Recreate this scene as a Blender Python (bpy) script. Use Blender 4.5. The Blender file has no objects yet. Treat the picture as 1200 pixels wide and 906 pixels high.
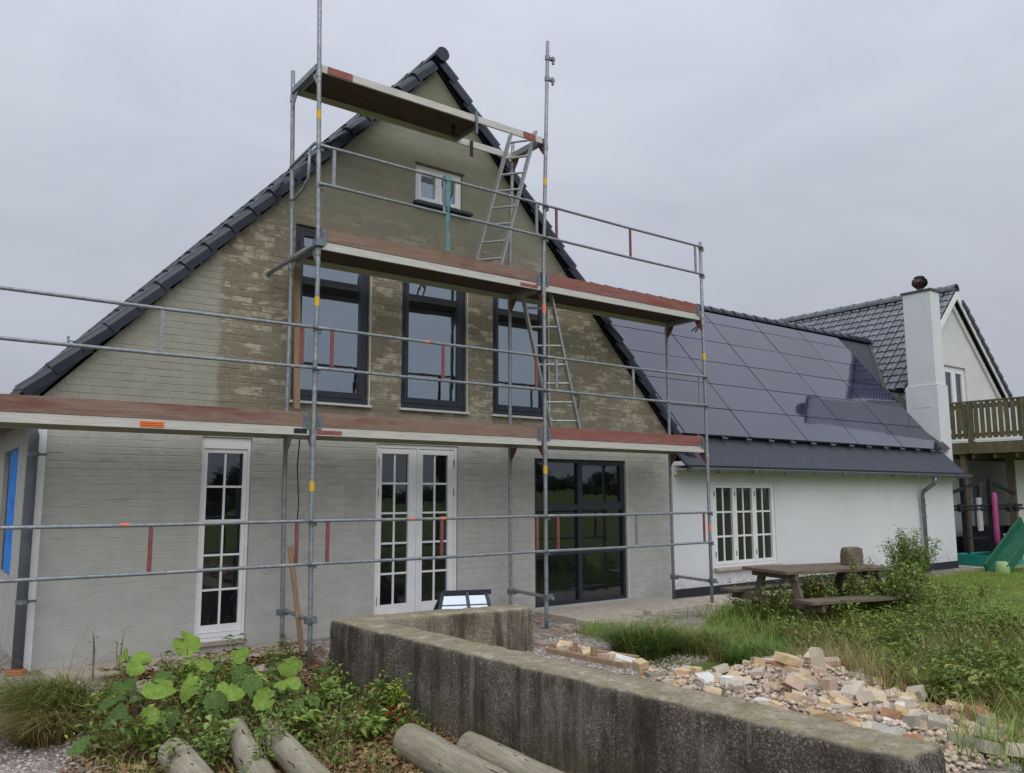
import bpy, math, random
import numpy as np
from mathutils import Vector, Matrix, noise as mnoise

R = math.radians
random.seed(7)
rng = np.random.default_rng(7)
sc = bpy.context.scene
col = sc.collection

# ------------------------------------------------------------------ camera
cd = bpy.data.cameras.new('camera')
cam = bpy.data.objects.new('camera', cd); col.objects.link(cam)
yaw, pitch, roll = 0.647, 0.131, -0.003
F = Vector((math.sin(yaw)*math.cos(pitch), math.cos(yaw)*math.cos(pitch), math.sin(pitch)))
rt = Vector((math.cos(yaw), -math.sin(yaw), 0)); up = rt.cross(F)
rt, up = rt*math.cos(roll)+up*math.sin(roll), up*math.cos(roll)-rt*math.sin(roll)
cam.matrix_world = Matrix(((rt.x, up.x, -F.x, -5.604), (rt.y, up.y, -F.y, -9.108), (rt.z, up.z, -F.z, 1.578), (0, 0, 0, 1)))
cd.sensor_width = 36; cd.lens = 971.6/1200*36; cd.clip_end = 2000; cd.clip_start = 0.05
sc.camera = cam

# ------------------------------------------------------------------ sky, sun, exposure
SUN_EL, SUN_AZ = R(46), R(205)      # azimuth from +Y towards +X
w = bpy.data.worlds.new('World'); sc.world = w; w.use_nodes = True
nt = w.node_tree; N = nt.nodes; L = nt.links
for n in list(N): N.remove(n)
out = N.new('ShaderNodeOutputWorld'); bg = N.new('ShaderNodeBackground'); bg.inputs['Strength'].default_value = 0.1
sky = N.new('ShaderNodeTexSky'); sky.sky_type = 'NISHITA'; sky.sun_disc = False
sky.sun_elevation = SUN_EL; sky.sun_rotation = SUN_AZ
tc = N.new('ShaderNodeTexCoord')
sep = N.new('ShaderNodeSeparateXYZ'); L.new(tc.outputs['Generated'], sep.inputs[0])
# an overcast deck of cloud: brighter overhead than at the horizon, soft mottling
hr = N.new('ShaderNodeMapRange'); hr.inputs['From Min'].default_value = 0; hr.inputs['From Max'].default_value = 1
hr.inputs['To Min'].default_value = 0.60; hr.inputs['To Max'].default_value = 1.42
L.new(sep.outputs['Z'], hr.inputs['Value'])
mp = N.new('ShaderNodeMapping'); mp.inputs['Scale'].default_value = (1.3, 1.3, 3.2)
L.new(tc.outputs['Generated'], mp.inputs[0])
cn = N.new('ShaderNodeTexNoise'); cn.inputs['Scale'].default_value = 2.6; cn.inputs['Detail'].default_value = 7; cn.inputs['Roughness'].default_value = 0.55
cn.inputs['Distortion'].default_value = 0.5
L.new(mp.outputs[0], cn.inputs['Vector'])
cr = N.new('ShaderNodeValToRGB')
cr.color_ramp.elements[0].position = 0.3; cr.color_ramp.elements[0].color = (5.45, 5.75, 6.6, 1)
cr.color_ramp.elements[1].position = 0.72; cr.color_ramp.elements[1].color = (6.35, 6.75, 7.6, 1)
L.new(cn.outputs['Fac'], cr.inputs[0])
mul = N.new('ShaderNodeVectorMath'); mul.operation = 'SCALE'
L.new(cr.outputs[0], mul.inputs[0]); L.new(hr.outputs[0], mul.inputs['Scale'])
mx = N.new('ShaderNodeMix'); mx.data_type = 'RGBA'; mx.inputs[0].default_value = 0.95
L.new(sky.outputs[0], mx.inputs[6]); L.new(mul.outputs[0], mx.inputs[7])
L.new(mx.outputs[2], bg.inputs['Color']); L.new(bg.outputs[0], out.inputs[0])
sl = bpy.data.lights.new('sun', 'SUN'); sl.energy = 1.5; sl.angle = R(70); sl.color = (1, .97, .93)
so = bpy.data.objects.new('sun', sl); col.objects.link(so)
sd = Vector((math.sin(SUN_AZ)*math.cos(SUN_EL), math.cos(SUN_AZ)*math.cos(SUN_EL), math.sin(SUN_EL)))
so.rotation_euler = sd.to_track_quat('Z', 'Y').to_euler(); so.location = (-20, -30, 40)
sc.view_settings.view_transform = 'Standard'; sc.view_settings.look = 'None'
sc.view_settings.exposure = 0.1; sc.view_settings.gamma = 1

# ------------------------------------------------------------------ materials
def lin(c): return tuple(((v/255)/12.92 if v/255 <= .04045 else ((v/255+.055)/1.055)**2.4) for v in c)
def S(r, g, b): return lin((r, g, b)) + (1,)

class NT:
    def __init__(s, name):
        s.m = bpy.data.materials.new(name); s.m.use_nodes = True
        s.nt = s.m.node_tree; s.b = s.nt.nodes['Principled BSDF']; s.geo = None
    def n(s, t, **kw):
        x = s.nt.nodes.new('ShaderNode'+t)
        for k, v in kw.items(): setattr(x, k, v)
        return x
    def l(s, a, b): s.nt.links.new(a, b)
    def pos(s, scale=(1, 1, 1), obj=False):
        if obj: src = s.n('TexCoord').outputs['Object']
        else:
            src = s.n('NewGeometry').outputs['Position']
        if scale == (1, 1, 1): return src
        v = s.n('VectorMath', operation='MULTIPLY'); s.l(src, v.inputs[0]); v.inputs[1].default_value = scale
        return v.outputs[0]
    def noise(s, scale, detail=5, rough=.55, vec=None, dist=0):
        x = s.n('TexNoise'); x.inputs['Scale'].default_value = scale; x.inputs['Detail'].default_value = detail
        x.inputs['Roughness'].default_value = rough; x.inputs['Distortion'].default_value = dist
        s.l(vec if vec is not None else s.pos(), x.inputs['Vector']); return x.outputs['Fac']
    def ramp(s, fac, stops):
        x = s.n('ValToRGB'); e = x.color_ramp.elements
        while len(e) < len(stops): e.new(.5)
        for el, (p, c) in zip(e, stops):
            el.position = p; el.color = c if len(c) == 4 else tuple(c)+(1,)
        s.l(fac, x.inputs[0]); return x.outputs[0]
    def fr(s, fac, a, b): return s.ramp(fac, [(a, (0, 0, 0, 1)), (b, (1, 1, 1, 1))])
    def mix(s, fac, a, b, mode='MIX'):
        x = s.n('Mix', data_type='RGBA', blend_type=mode)
        for i, v in ((0, fac), (6, a), (7, b)):
            if isinstance(v, (int, float)): x.inputs[i].default_value = v
            elif isinstance(v, tuple): x.inputs[i].default_value = v
            else: s.l(v, x.inputs[i])
        return x.outputs[2]
    def math(s, op, a, b=None):
        x = s.n('Math', operation=op)
        for i, v in enumerate((a, b)):
            if v is None: continue
            if isinstance(v, (int, float)): x.inputs[i].default_value = v
            else: s.l(v, x.inputs[i])
        return x.outputs[0]
    def rng(s, v, a, b, c=0, d=1):
        x = s.n('MapRange', interpolation_type='SMOOTHSTEP')
        s.l(v, x.inputs['Value'])
        for k, q in (('From Min', a), ('From Max', b), ('To Min', c), ('To Max', d)): x.inputs[k].default_value = q
        return x.outputs['Result']
    def bump(s, h, strength=.4, dist=.01):
        x = s.n('Bump'); x.inputs['Strength'].default_value = strength; x.inputs['Distance'].default_value = dist
        s.l(h, x.inputs['Height']); s.l(x.outputs[0], s.b.inputs['Normal'])
    def island(s): return s.n('NewGeometry').outputs['Random Per Island']
    def orand(s): return s.n('ObjectInfo').outputs['Random']
    def set(s, **kw):
        for k, v in kw.items():
            i = s.b.inputs[k.replace('_', ' ')]
            if hasattr(v, 'links') or hasattr(v, 'is_linked'): s.l(v, i)
            else: i.default_value = v

def pm(name, c1, c2=None, scale=8, rough=.7, bump=0, bscale=None, metal=0, detail=6, lo=.35, hi=.65, stretch=(1, 1, 1), obj=False, spec=.5, per=None, perv=.0, bdist=.01):
    """plain procedural material: two colours over noise, relief, and optional variation per object or per loose piece"""
    t = NT(name); v = t.pos(stretch, obj)
    c = c1
    if c2 is not None: c = t.ramp(t.noise(scale, detail, .6, v), [(lo, c1), (hi, c2)])
    if per:
        r = t.orand() if per == 'obj' else t.island()
        g = t.rng(r, 0, 1, 1-perv, 1+perv)
        hsv = t.n('HueSaturation'); t.l(g, hsv.inputs['Value'])
        if isinstance(c, tuple): hsv.inputs['Color'].default_value = c
        else: t.l(c, hsv.inputs['Color'])
        c = hsv.outputs[0]
    t.set(Base_Color=c, Roughness=rough, Metallic=metal, Specular_IOR_Level=spec)
    if bump: t.bump(t.noise(bscale or scale*4, 6, .65, v), bump, bdist)
    return t.m

def glass(name, base, ior, rough=.02, tint=(1, 1, 1, 1)):
    t = NT(name); t.set(Base_Color=base, Roughness=rough, IOR=ior, Specular_Tint=tint)
    t.bump(t.noise(2.1, 3, .5), .05, .03)
    return t.m

# brick facade under a thin cement slurry
def m_facade(mortar=False):
    t = NT('slurried_mortar' if mortar else 'slurried_brick'); p = t.pos()
    sx = t.n('SeparateXYZ'); t.l(p, sx.inputs[0]); X, Z = sx.outputs['X'], sx.outputs['Z']
    big = t.noise(.9, 5, .6); mid = t.noise(5, 6, .6); fine = t.noise(38, 6, .65)
    st = t.noise(1, 6, .62, t.pos((3.2, 3.2, 10)))          # streaks along the courses
    low = t.ramp(mid, [(.3, S(169, 169, 166)), (.7, S(182, 182, 179))])
    low = t.mix(t.math('MULTIPLY', t.fr(big, .50, .72), t.rng(Z, .9, 1.7)), low, S(172, 168, 152))
    low = t.mix(t.math('MULTIPLY', t.math('MULTIPLY', t.fr(st, .55, .66), .5), t.rng(Z, .8, 1.9)), low, S(144, 143, 130))
    upc = t.ramp(mid, [(.3, S(119, 109, 91)), (.7, S(136, 126, 107))])
    upc = t.mix(t.fr(t.noise(1.1, 6, .7), .50, .56), upc, S(130, 127, 108))
    # band of rubbed-off slurry: pale mortar showing in stretched flakes
    band = t.math('MULTIPLY', t.rng(Z, 2.45, 2.8), t.rng(Z, 5.6, 4.3))
    flake = t.math('MULTIPLY', t.fr(t.noise(1, 5, .7, t.pos((3.6, 3.6, 12.5)), .6), .572, .590), band)
    upc = t.mix(t.math('MULTIPLY', flake, .75), upc, S(186, 180, 160))
    if mortar:
        upc = t.mix(t.math('MULTIPLY', t.math('MULTIPLY', t.fr(t.noise(3.5, 5, .65), .40, .60), band), .7), upc, S(170, 164, 146))
    else:
        zone = t.fr(t.noise(1.5, 3, .5), .40, .50)
        pk = t.math('MULTIPLY', t.math('MULTIPLY', t.fr(t.island(), .62, .68), zone), t.fr(t.noise(11, 6, .8), .45, .51))
        upc = t.mix(t.math('MULTIPLY', t.math('MULTIPLY', pk, band), .85), upc, S(182, 175, 155))
    fl2 = t.math('MULTIPLY', t.fr(t.noise(1, 6, .7, t.pos((7, 7, 20))), .60, .66), .6)
    upc = t.mix(t.math('MULTIPLY', fl2, band), upc, S(164, 160, 144))
    # top of the gable is smoother and greener
    top = t.ramp(big, [(.3, S(122, 121, 105)), (.75, S(138, 136, 120))])
    upc = t.mix(t.rng(Z, 4.5, 5.3), upc, top)
    # left end was coated to a lighter grey, with a straight day joint
    lg = t.ramp(mid, [(.3, S(148, 147, 134)), (.7, S(164, 162, 150))])
    edge = t.math('ADD', X, t.math('MULTIPLY', t.math('SUBTRACT', t.noise(6, 4), .5), .12))
    upc = t.mix(t.rng(edge, -2.72, -2.80), upc, lg)
    zz = t.math('ADD', Z, t.math('MULTIPLY', t.math('SUBTRACT', t.noise(4, 4), .5), .25))
    c = t.mix(t.rng(zz, 2.2, 2.42), low, upc)
    c = t.mix(t.math('MULTIPLY', t.fr(fine, .35, .7), .22), c, S(176, 174, 164))
    # a few rust and algae stains with their own outline
    rust = t.math('MULTIPLY', t.fr(t.noise(2.3, 5, .7, None, .8), .66, .76), .4)
    c = t.mix(rust, c, S(150, 120, 96))
    ir = t.rng(t.island(), 0, 1, .955, 1.045)
    hs = t.n('HueSaturation'); t.l(c, hs.inputs['Color']); t.l(ir, hs.inputs['Value'])
    t.set(Base_Color=hs.outputs[0], Roughness=.93, Specular_IOR_Level=.25)
    t.bump(t.math('ADD', t.noise(55, 6, .7), t.math('MULTIPLY', mid, 1.6)), .5, .006)
    return t.m

def m_concrete(clean=False):
    t = NT('cleaner_concrete' if clean else 'weathered_concrete'); p = t.pos()
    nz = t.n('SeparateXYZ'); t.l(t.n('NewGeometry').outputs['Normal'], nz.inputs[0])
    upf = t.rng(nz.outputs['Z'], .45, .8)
    big = t.noise(1.6, 5, .6); run = t.noise(1, 5, .65, t.pos((5, 5, 1.1)))
    sp = t.noise(72, 4, .75); sp2 = t.noise(34, 5, .75)
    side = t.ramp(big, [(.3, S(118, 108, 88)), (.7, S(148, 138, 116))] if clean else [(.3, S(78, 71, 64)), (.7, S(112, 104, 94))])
    side = t.mix(t.math('MULTIPLY', t.fr(run, .5, .7), .6), side, S(66, 60, 54))
    m1 = t.math('MULTIPLY', t.fr(sp, .52, .60), t.fr(t.noise(3.2, 5, .6), .36, .60))
    side = t.mix(t.math('MULTIPLY', m1, .85), side, S(190, 185, 174))
    side = t.mix(t.math('MULTIPLY', t.fr(sp2, .6, .68), .75), side, S(192, 190, 180))
    side = t.mix(t.math('MULTIPLY', t.fr(t.noise(9, 5, .7), .62, .7), .55), side, S(150, 158, 150))
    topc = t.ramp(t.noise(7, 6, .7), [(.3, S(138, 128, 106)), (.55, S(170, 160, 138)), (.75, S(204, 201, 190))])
    topc = t.mix(t.math('MULTIPLY', t.fr(sp2, .5, .62), .5), topc, S(108, 98, 80))
    topc = t.mix(t.math('MULTIPLY', t.fr(t.noise(13, 4), .62, .68), .5), topc, S(150, 150, 84))
    side = t.mix(t.math('MULTIPLY', t.fr(t.noise(95, 3, .7), .56, .62), .7), side, S(44, 38, 33))
    side = t.mix(t.math('MULTIPLY', t.math('MULTIPLY', t.fr(t.noise(2.1, 5, .65), .52, .68), t.fr(t.noise(60, 4, .7), .42, .58)), .7), side, S(160, 158, 150))
    dk_ = t.math('MULTIPLY', t.fr(t.noise(1, 6, .72, t.pos((4, 4, .45))), .50, .60), .65)
    side = t.mix(dk_, side, S(52, 46, 41))
    drip = t.math('MULTIPLY', t.fr(t.noise(1, 6, .7, t.pos((7, 7, .5))), .56, .66), .55)
    side = t.mix(drip, side, S(150, 146, 136))
    sx = t.n('SeparateXYZ'); t.l(p, sx.inputs[0])
    foot = t.math('MULTIPLY', t.rng(sx.outputs['Z'], .16, -.2), t.fr(t.noise(6, 6, .7), .40, .58))
    side = t.mix(t.math('MULTIPLY', foot, .7), side, S(92, 88, 58))
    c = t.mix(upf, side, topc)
    t.set(Base_Color=c, Roughness=.95, Specular_IOR_Level=.2)
    t.bump(t.math('ADD', t.noise(60, 5, .7), t.math('MULTIPLY', sp2, 1.5)), .9, .012)
    return t.m

def m_ground():
    t = NT('yard_ground'); p = t.pos()
    sx = t.n('SeparateXYZ'); t.l(p, sx.inputs[0]); X, Y = sx.outputs['X'], sx.outputs['Y']
    vo = t.n('TexVoronoi'); vo.inputs['Scale'].default_value = 42; t.l(p, vo.inputs['Vector'])
    vc = t.n('SeparateColor'); t.l(vo.outputs['Color'], vc.inputs[0])
    grav = t.ramp(vc.outputs[0], [(0, S(120, 112, 106)), (.45, S(158, 149, 142)), (.8, S(184, 176, 170)), (1, S(206, 200, 196))])
    soil = t.ramp(t.noise(9, 7, .7), [(.3, S(70, 56, 42)), (.55, S(104, 86, 64)), (.75, S(138, 118, 92))])
    lit = t.fr(t.noise(60, 3, .7), .58, .64)
    soil = t.mix(t.math('MULTIPLY', lit, .7), soil, S(164, 142, 110))
    grs = t.ramp(t.noise(3.1, 7, .65), [(.3, S(84, 94, 48)), (.55, S(112, 122, 64)), (.75, S(144, 138, 86))])
    wob = t.math('MULTIPLY', t.math('SUBTRACT', t.noise(1.1, 5, .6), .5), 1.6)
    xx = t.math('ADD', X, wob); yy = t.math('ADD', Y, wob)
    # gravel yard behind the wall, soil bed in front, gravel path far left, grass further off
    c = grav
    front = t.math('MULTIPLY', t.rng(X, -1.8, -1.95), 1)
    bed = t.math('MULTIPLY', front, t.rng(t.math('ADD', xx, t.math('MULTIPLY', yy, -.28)), -3.80, -3.60))
    c = t.mix(bed, c, soil)
    c = t.mix(t.math('MULTIPLY', t.rng(t.noise(1.7, 4), .45, .6), .45), c, soil)
    g1 = t.math('MULTIPLY', t.rng(xx, 4.6, 5.4), t.rng(yy, -.2, -.7))
    g2 = t.math('MULTIPLY', t.rng(yy, -2.6, -3.3), t.rng(X, -.2, .6))
    g = t.math('MAXIMUM', g1, g2)
    far = t.math('MAXIMUM', t.rng(Y, -9, -12), t.math('MAXIMUM', t.rng(X, 18, 22), t.rng(X, -9, -12)))
    g = t.math('MAXIMUM', g, far)
    c = t.mix(t.math('MULTIPLY', g, t.rng(t.noise(.9, 5), .28, .4)), c, grs)
    t.set(Base_Color=c, Roughness=.97, Specular_IOR_Level=.15)
    t.bump(t.math('ADD', t.math('MULTIPLY', vo.outputs['Distance'], -1.0), t.noise(30, 5, .7)), .9, .02)
    return t.m

def m_timber(name, c1, c2, grain=(1.2, 14, 14), rough=.8, paint=None, pf=(.45, .6), axis=None, bump=.35):
    t = NT(name); v = t.pos(grain)
    c = t.ramp(t.noise(2.2, 7, .65, v, .3), [(.3, c1), (.7, c2)])
    c = t.mix(t.math('MULTIPLY', t.fr(t.noise(5, 6, .7, v), .55, .7), .5), c, tuple(x*.55 for x in c1[:3])+(1,))
    if paint is not None:
        c = t.mix(t.math('MULTIPLY', t.fr(t.noise(1.7, 6, .7, t.pos((.7, 2, 4))), *pf), .85), c, paint)
    t.set(Base_Color=c, Roughness=rough, Specular_IOR_Level=.3)
    t.bump(t.noise(6, 6, .7, v), bump, .004)
    return t.m

def m_leaf(name, stops, rough=.55, trans=.25, spec=.35):
    t = NT(name)
    c = t.ramp(t.island(), stops)
    c = t.mix(t.math('MULTIPLY', t.fr(t.noise(30, 4, .6), .45, .7), .3), c, tuple(x*.6 for x in stops[0][1][:3])+(1,))
    t.set(Base_Color=c, Roughness=rough, Specular_IOR_Level=spec)
    tr = t.n('BsdfTranslucent'); t.l(c, tr.inputs['Color'])
    mxs = t.n('MixShader'); mxs.inputs[0].default_value = trans
    t.l(t.b.outputs[0], mxs.inputs[1]); t.l(tr.outputs[0], mxs.inputs[2])
    t.l(mxs.outputs[0], t.nt.nodes['Material Output'].inputs['Surface'])
    return t.m

def m_big(name, c1, c2):
    t = NT(name); c = t.ramp(t.noise(14, 6, .65), [(.3, c1), (.7, c2)])
    c = t.mix(t.math('MULTIPLY', t.fr(t.noise(34, 4, .6), .6, .68), .5), c, S(160, 160, 90))
    c = t.mix(t.math('MULTIPLY', t.fr(t.noise(8, 5, .7), .66, .72), .7), c, S(130, 104, 60))
    r_ = t.rng(t.orand(), 0, 1, .82, 1.12); hs = t.n('HueSaturation'); t.l(c, hs.inputs['Color']); t.l(r_, hs.inputs['Value'])
    t.set(Base_Color=hs.outputs[0], Roughness=.6, Specular_IOR_Level=.3); vo = t.n('TexVoronoi', feature='DISTANCE_TO_EDGE'); vo.inputs['Scale'].default_value = 34; t.l(t.pos(), vo.inputs['Vector'])
    t.bump(t.math('ADD', t.math('MINIMUM', vo.outputs['Distance'], .12), t.math('MULTIPLY', t.noise(25, 5, .65), .25)), .9, .035)
    tr = t.n('BsdfTranslucent'); t.l(hs.outputs[0], tr.inputs['Color']); mxs = t.n('MixShader'); mxs.inputs[0].default_value = .15
    t.l(t.b.outputs[0], mxs.inputs[1]); t.l(tr.outputs[0], mxs.inputs[2]); t.l(mxs.outputs[0], t.nt.nodes['Material Output'].inputs['Surface'])
    return t.m

M = {}
M['facade'] = m_facade(); M['facade_mortar'] = m_facade(True)
M['concrete'] = m_concrete(); M['concrete2'] = m_concrete(True)
M['ground'] = m_ground()
def m_render(name, c1, c2, eave, foot):
    t = NT(name); sx = t.n('SeparateXYZ'); t.l(t.pos(), sx.inputs[0]); Z = sx.outputs['Z']
    c = t.ramp(t.noise(.8, 5), [(.3, c1), (.7, c2)])
    st = t.noise(1, 6, .7, t.pos((5, 5, .7)))
    c = t.mix(t.math('MULTIPLY', t.math('MULTIPLY', t.fr(st, .52, .70), t.rng(Z, eave-1.0, eave)), .30), c, S(168, 172, 160))
    c = t.mix(t.math('MULTIPLY', t.math('MULTIPLY', t.fr(t.noise(7, 6, .7), .40, .64), t.rng(Z, foot+.42, foot)), .5), c, S(150, 150, 132))
    c = t.mix(t.math('MULTIPLY', t.fr(t.noise(18, 5, .75), .64, .70), .18), c, S(160, 160, 152))
    t.set(Base_Color=c, Roughness=.92, Specular_IOR_Level=.2)
    t.bump(t.math('ADD', t.noise(60, 5, .7), t.math('MULTIPLY', t.noise(6, 4, .6), 1.2)), .45, .008)
    return t.m
M['render'] = m_render('white_render', S(213, 215, 219), S(219, 221, 225), 2.0, .1)
M['chim'] = m_render('chimney_render', S(210, 213, 217), S(217, 220, 224), 6.6, 2.3)
M['render2'] = pm('cream_render', S(205, 207, 206), S(216, 217, 214), 1.1, .9, .2, 60, spec=.2)
M['plinth'] = pm('black_plinth', S(30, 32, 40), S(44, 46, 54), 6, .8, .2)
M['whitewood'] = pm('white_painted_wood', S(222, 223, 226), S(232, 233, 235), 5, .45, .08, 30)
M['creamwood'] = pm('cream_painted_board', S(196, 199, 190), S(210, 212, 203), 5, .5)
M['dark'] = pm('anthracite_frame', S(38, 42, 54), S(46, 50, 62), 12, .42, .05, 80)
M['glass_up'] = glass('coated_window_glass', S(18, 22, 30), 4.4, .02, (.80, .91, 1, 1))
M['glass_low'] = glass('dark_window_glass', S(22, 24, 27), 2.05, .02, (.86, .94, 1, 1))
M['glass_dim'] = glass('dim_window_glass', S(42, 46, 42), 1.6, .05)
M['tile'] = pm('glazed_black_roof_tile', S(30, 34, 46), S(40, 45, 60), 9, .24, .08, 40, per='obj', perv=.16, spec=.6)
M['tile_r'] = pm('grey_engobed_roof_tile', S(94, 96, 106), S(118, 120, 130), 8, .45, .1, 40, per='obj', perv=.14, spec=.6)
M['felt'] = pm('roofing_felt', S(64, 66, 76), S(80, 82, 92), 30, .85, .5, 240, bdist=.004, spec=.3)
M['flash'] = pm('lead_flashing', S(66, 64, 66), S(92, 88, 86), 5, .6, .3, 25)
def m_solar():
    t = NT('solar_glass')
    c = t.ramp(t.noise(3, 3), [(.3, S(40, 42, 64)), (.7, S(46, 48, 70))])
    g = t.rng(t.orand(), 0, 1, .82, 1.2)
    hs = t.n('HueSaturation'); t.l(c, hs.inputs['Color']); t.l(g, hs.inputs['Value'])
    t.set(Base_Color=hs.outputs[0], Roughness=.05, IOR=2.08)
    return t.m
M['solar'] = m_solar()
M['black'] = pm('black_metal', S(24, 24, 28), S(34, 34, 38), 10, .5)
M['galv'] = pm('galvanised_steel', S(128, 134, 140), S(164, 170, 176), 26, .5, .12, 90, metal=.55, lo=.3, hi=.7)
def m_galv():
    t = NT('galvanised_tube'); c = t.ramp(t.noise(26, 6, .6), [(.3, S(122, 128, 134)), (.7, S(162, 168, 174))])
    c = t.mix(t.math('MULTIPLY', t.fr(t.noise(5, 5, .7), .58, .62), t.fr(t.noise(48, 4, .7), .46, .58)), c, S(184, 182, 174))
    c = t.mix(t.math('MULTIPLY', t.fr(t.noise(7, 5, .7, t.pos((1.3, 1, 1.7))), .64, .69), .6), c, S(120, 92, 70))
    t.set(Base_Color=c, Roughness=.52, Metallic=.5); t.bump(t.noise(90, 4), .2, .004); return t.m
M['galv'] = m_galv()
M['alu'] = pm('aluminium', S(150, 152, 152), S(182, 184, 184), 14, .45, .06, 60, metal=.5, stretch=(.3, 2, 6))
M['deckbeam'] = pm('pale_deck_beam', S(186, 184, 178), S(212, 210, 204), 12, .5, .06, 60, metal=.15, stretch=(.3, 2, 6))
M['redsteel'] = pm('red_painted_steel', S(116, 62, 62), S(136, 80, 78), 16, .6, .15, 60)
M['deckply'] = m_timber('brown_plywood', S(72, 60, 52), S(98, 84, 72), (1.5, 8, 8), .8)
M['toeboard'] = m_timber('stained_toe_board', S(124, 102, 90), S(152, 130, 116), (.9, 9, 16), .85, S(116, 74, 70), (.50, .66))
M['toered'] = m_timber('red_toe_board', S(132, 88, 82), S(156, 112, 104), (.9, 9, 16), .85, S(138, 72, 70), (.46, .72))
M['plank'] = m_timber('raw_timber_plank', S(138, 114, 92), S(166, 140, 114), (14, 14, 1.3), .85)
M['orange'] = pm('orange_sticker', S(238, 112, 40), S(244, 124, 52), 30, .5)
M['orangeprint'] = pm('sticker_print', S(120, 62, 30))
M['redlabel'] = pm('red_end_marking', S(134, 70, 66), S(160, 92, 86), 30, .6)
M['salmon'] = pm('salmon_tape', S(222, 120, 96), S(230, 134, 110), 30, .6)
M['yellow'] = pm('yellow_tag', S(214, 168, 40), S(226, 184, 60), 40, .55)
M['strap'] = pm('teal_strap', S(70, 120, 130), S(110, 150, 156), 16, .8)
M['pipe'] = pm('grey_plastic_pipe', S(94, 100, 110), S(108, 114, 124), 6, .4)
M['zinc'] = pm('zinc', S(104, 112, 120), S(134, 142, 150), 10, .45, .1, 40, metal=.45)
M['terra'] = pm('terracotta', S(150, 84, 62), S(172, 104, 78), 12, .85, .2)
M['tarp'] = pm('blue_sheeting', S(20, 110, 210), S(40, 140, 232), 5, .35, .6, 8, bdist=.03)
M['oldwood'] = m_timber('weathered_wood', S(92, 82, 70), S(126, 114, 100), (2, 12, 12), .9)
M['balwood'] = m_timber('mossy_balcony_wood', S(88, 84, 64), S(118, 112, 88), (10, 10, 2), .9, S(86, 92, 50), (.5, .66))
def m_log():
    t = NT('old_log'); v = t.pos((1, 1, 1), True)
    vs = t.n('VectorMath', operation='MULTIPLY'); t.l(v, vs.inputs[0]); vs.inputs[1].default_value = (14, 14, 1.4)
    c = t.ramp(t.noise(1.2, 6, .65, vs.outputs[0]), [(.3, S(128, 121, 104)), (.55, S(158, 151, 134)), (.75, S(188, 182, 166))])
    c = t.mix(t.math('MULTIPLY', t.fr(t.noise(7, 5, .7, v), .52, .64), .6), c, S(140, 144, 96))
    c = t.mix(t.math('MULTIPLY', t.fr(t.noise(4, 5, .7, v), .6, .7), .6), c, S(150, 112, 70))
    c = t.mix(t.fr(t.noise(2.4, 4, .55, vs.outputs[0], .4), .645, .66), c, S(70, 62, 52))
    c = t.mix(t.math('MULTIPLY', t.fr(t.noise(26, 5, .75, v), .58, .64), .55), c, S(96, 88, 74))
    t.set(Base_Color=c, Roughness=.92, Specular_IOR_Level=.2)
    t.bump(t.noise(2, 6, .7, vs.outputs[0]), .8, .015)
    return t.m
M['log'] = m_log()
M['bark'] = pm('bark', S(74, 62, 48), S(104, 90, 72), 10, .95, .5)
for nm, a, b in (('yellow', S(196, 172, 134), S(212, 192, 158)), ('pink', S(182, 158, 140), S(202, 180, 162)), ('pale', S(190, 178, 160), S(212, 202, 186)),
                 ('grey', S(160, 152, 140), S(184, 176, 166)), ('orange', S(172, 128, 98), S(190, 150, 120)), ('white', S(222, 220, 214), S(232, 231, 226))):
    M['brick_'+nm] = pm('rubble_brick_'+nm, a, b, 14, .92, .5, 60, obj=True, per='obj', perv=.12, spec=.2)
M['mortar'] = pm('rubble_mortar', S(178, 156, 134), S(212, 196, 176), 20, .95, .5, 60, per='island', perv=.15)
M['paver'] = pm('reddish_paver', S(148, 126, 112), S(170, 152, 138), 9, .92, .4, per='obj', perv=.14)
M['slab'] = pm('paving_slab', S(166, 154, 140), S(186, 176, 164), 7, .92, .35, 50, per='obj', perv=.06)
M['pebble'] = pm('pebbles', S(146, 138, 132), S(188, 180, 174), 20, .85, per='island', perv=.3)
M['teal'] = pm('teal_plastic', S(20, 130, 118), S(30, 146, 132), 6, .4)
M['green'] = pm('dark_green_plastic', S(24, 84, 62), S(34, 100, 74), 6, .4)
M['lime'] = pm('pale_green_plastic', S(136, 166, 108), S(150, 178, 120), 6, .5)
M['pink'] = pm('pink_vinyl', S(156, 54, 114), S(172, 72, 128), 6, .45)
M['bottle'] = pm('grey_bottle', S(176, 176, 184), S(190, 190, 198), 6, .45)
M['maroon'] = pm('maroon_enamel', S(58, 38, 42), S(74, 50, 52), 8, .4)
M['curtain'] = pm('dim_interior', S(60, 60, 54), S(76, 74, 66), 4, .9)
M['petal'] = pm('white_paper_scrap', S(214, 212, 204), S(228, 226, 220), 20, .8)
M['grass'] = m_leaf('grass_blade', [(0, S(98, 128, 54)), (.4, S(128, 158, 70)), (.75, S(142, 166, 80)), (1, S(176, 172, 112))])
M['grassdk'] = m_leaf('deep_grass_blade', [(0, S(62, 98, 40)), (.5, S(92, 130, 54)), (1, S(128, 156, 76))])
M['lawn'] = m_leaf('lawn_blade', [(0, S(108, 146, 46)), (.5, S(136, 170, 58)), (1, S(146, 176, 64))])
M['dry'] = m_leaf('dry_grass_blade', [(0, S(134, 114, 68)), (.4, S(166, 146, 98)), (.7, S(186, 170, 122)), (1, S(120, 128, 62))])
M['dry2'] = m_leaf('yellowing_grass_blade', [(0, S(112, 118, 58)), (.4, S(142, 144, 78)), (.75, S(172, 160, 104)), (1, S(118, 138, 66))])
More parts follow.
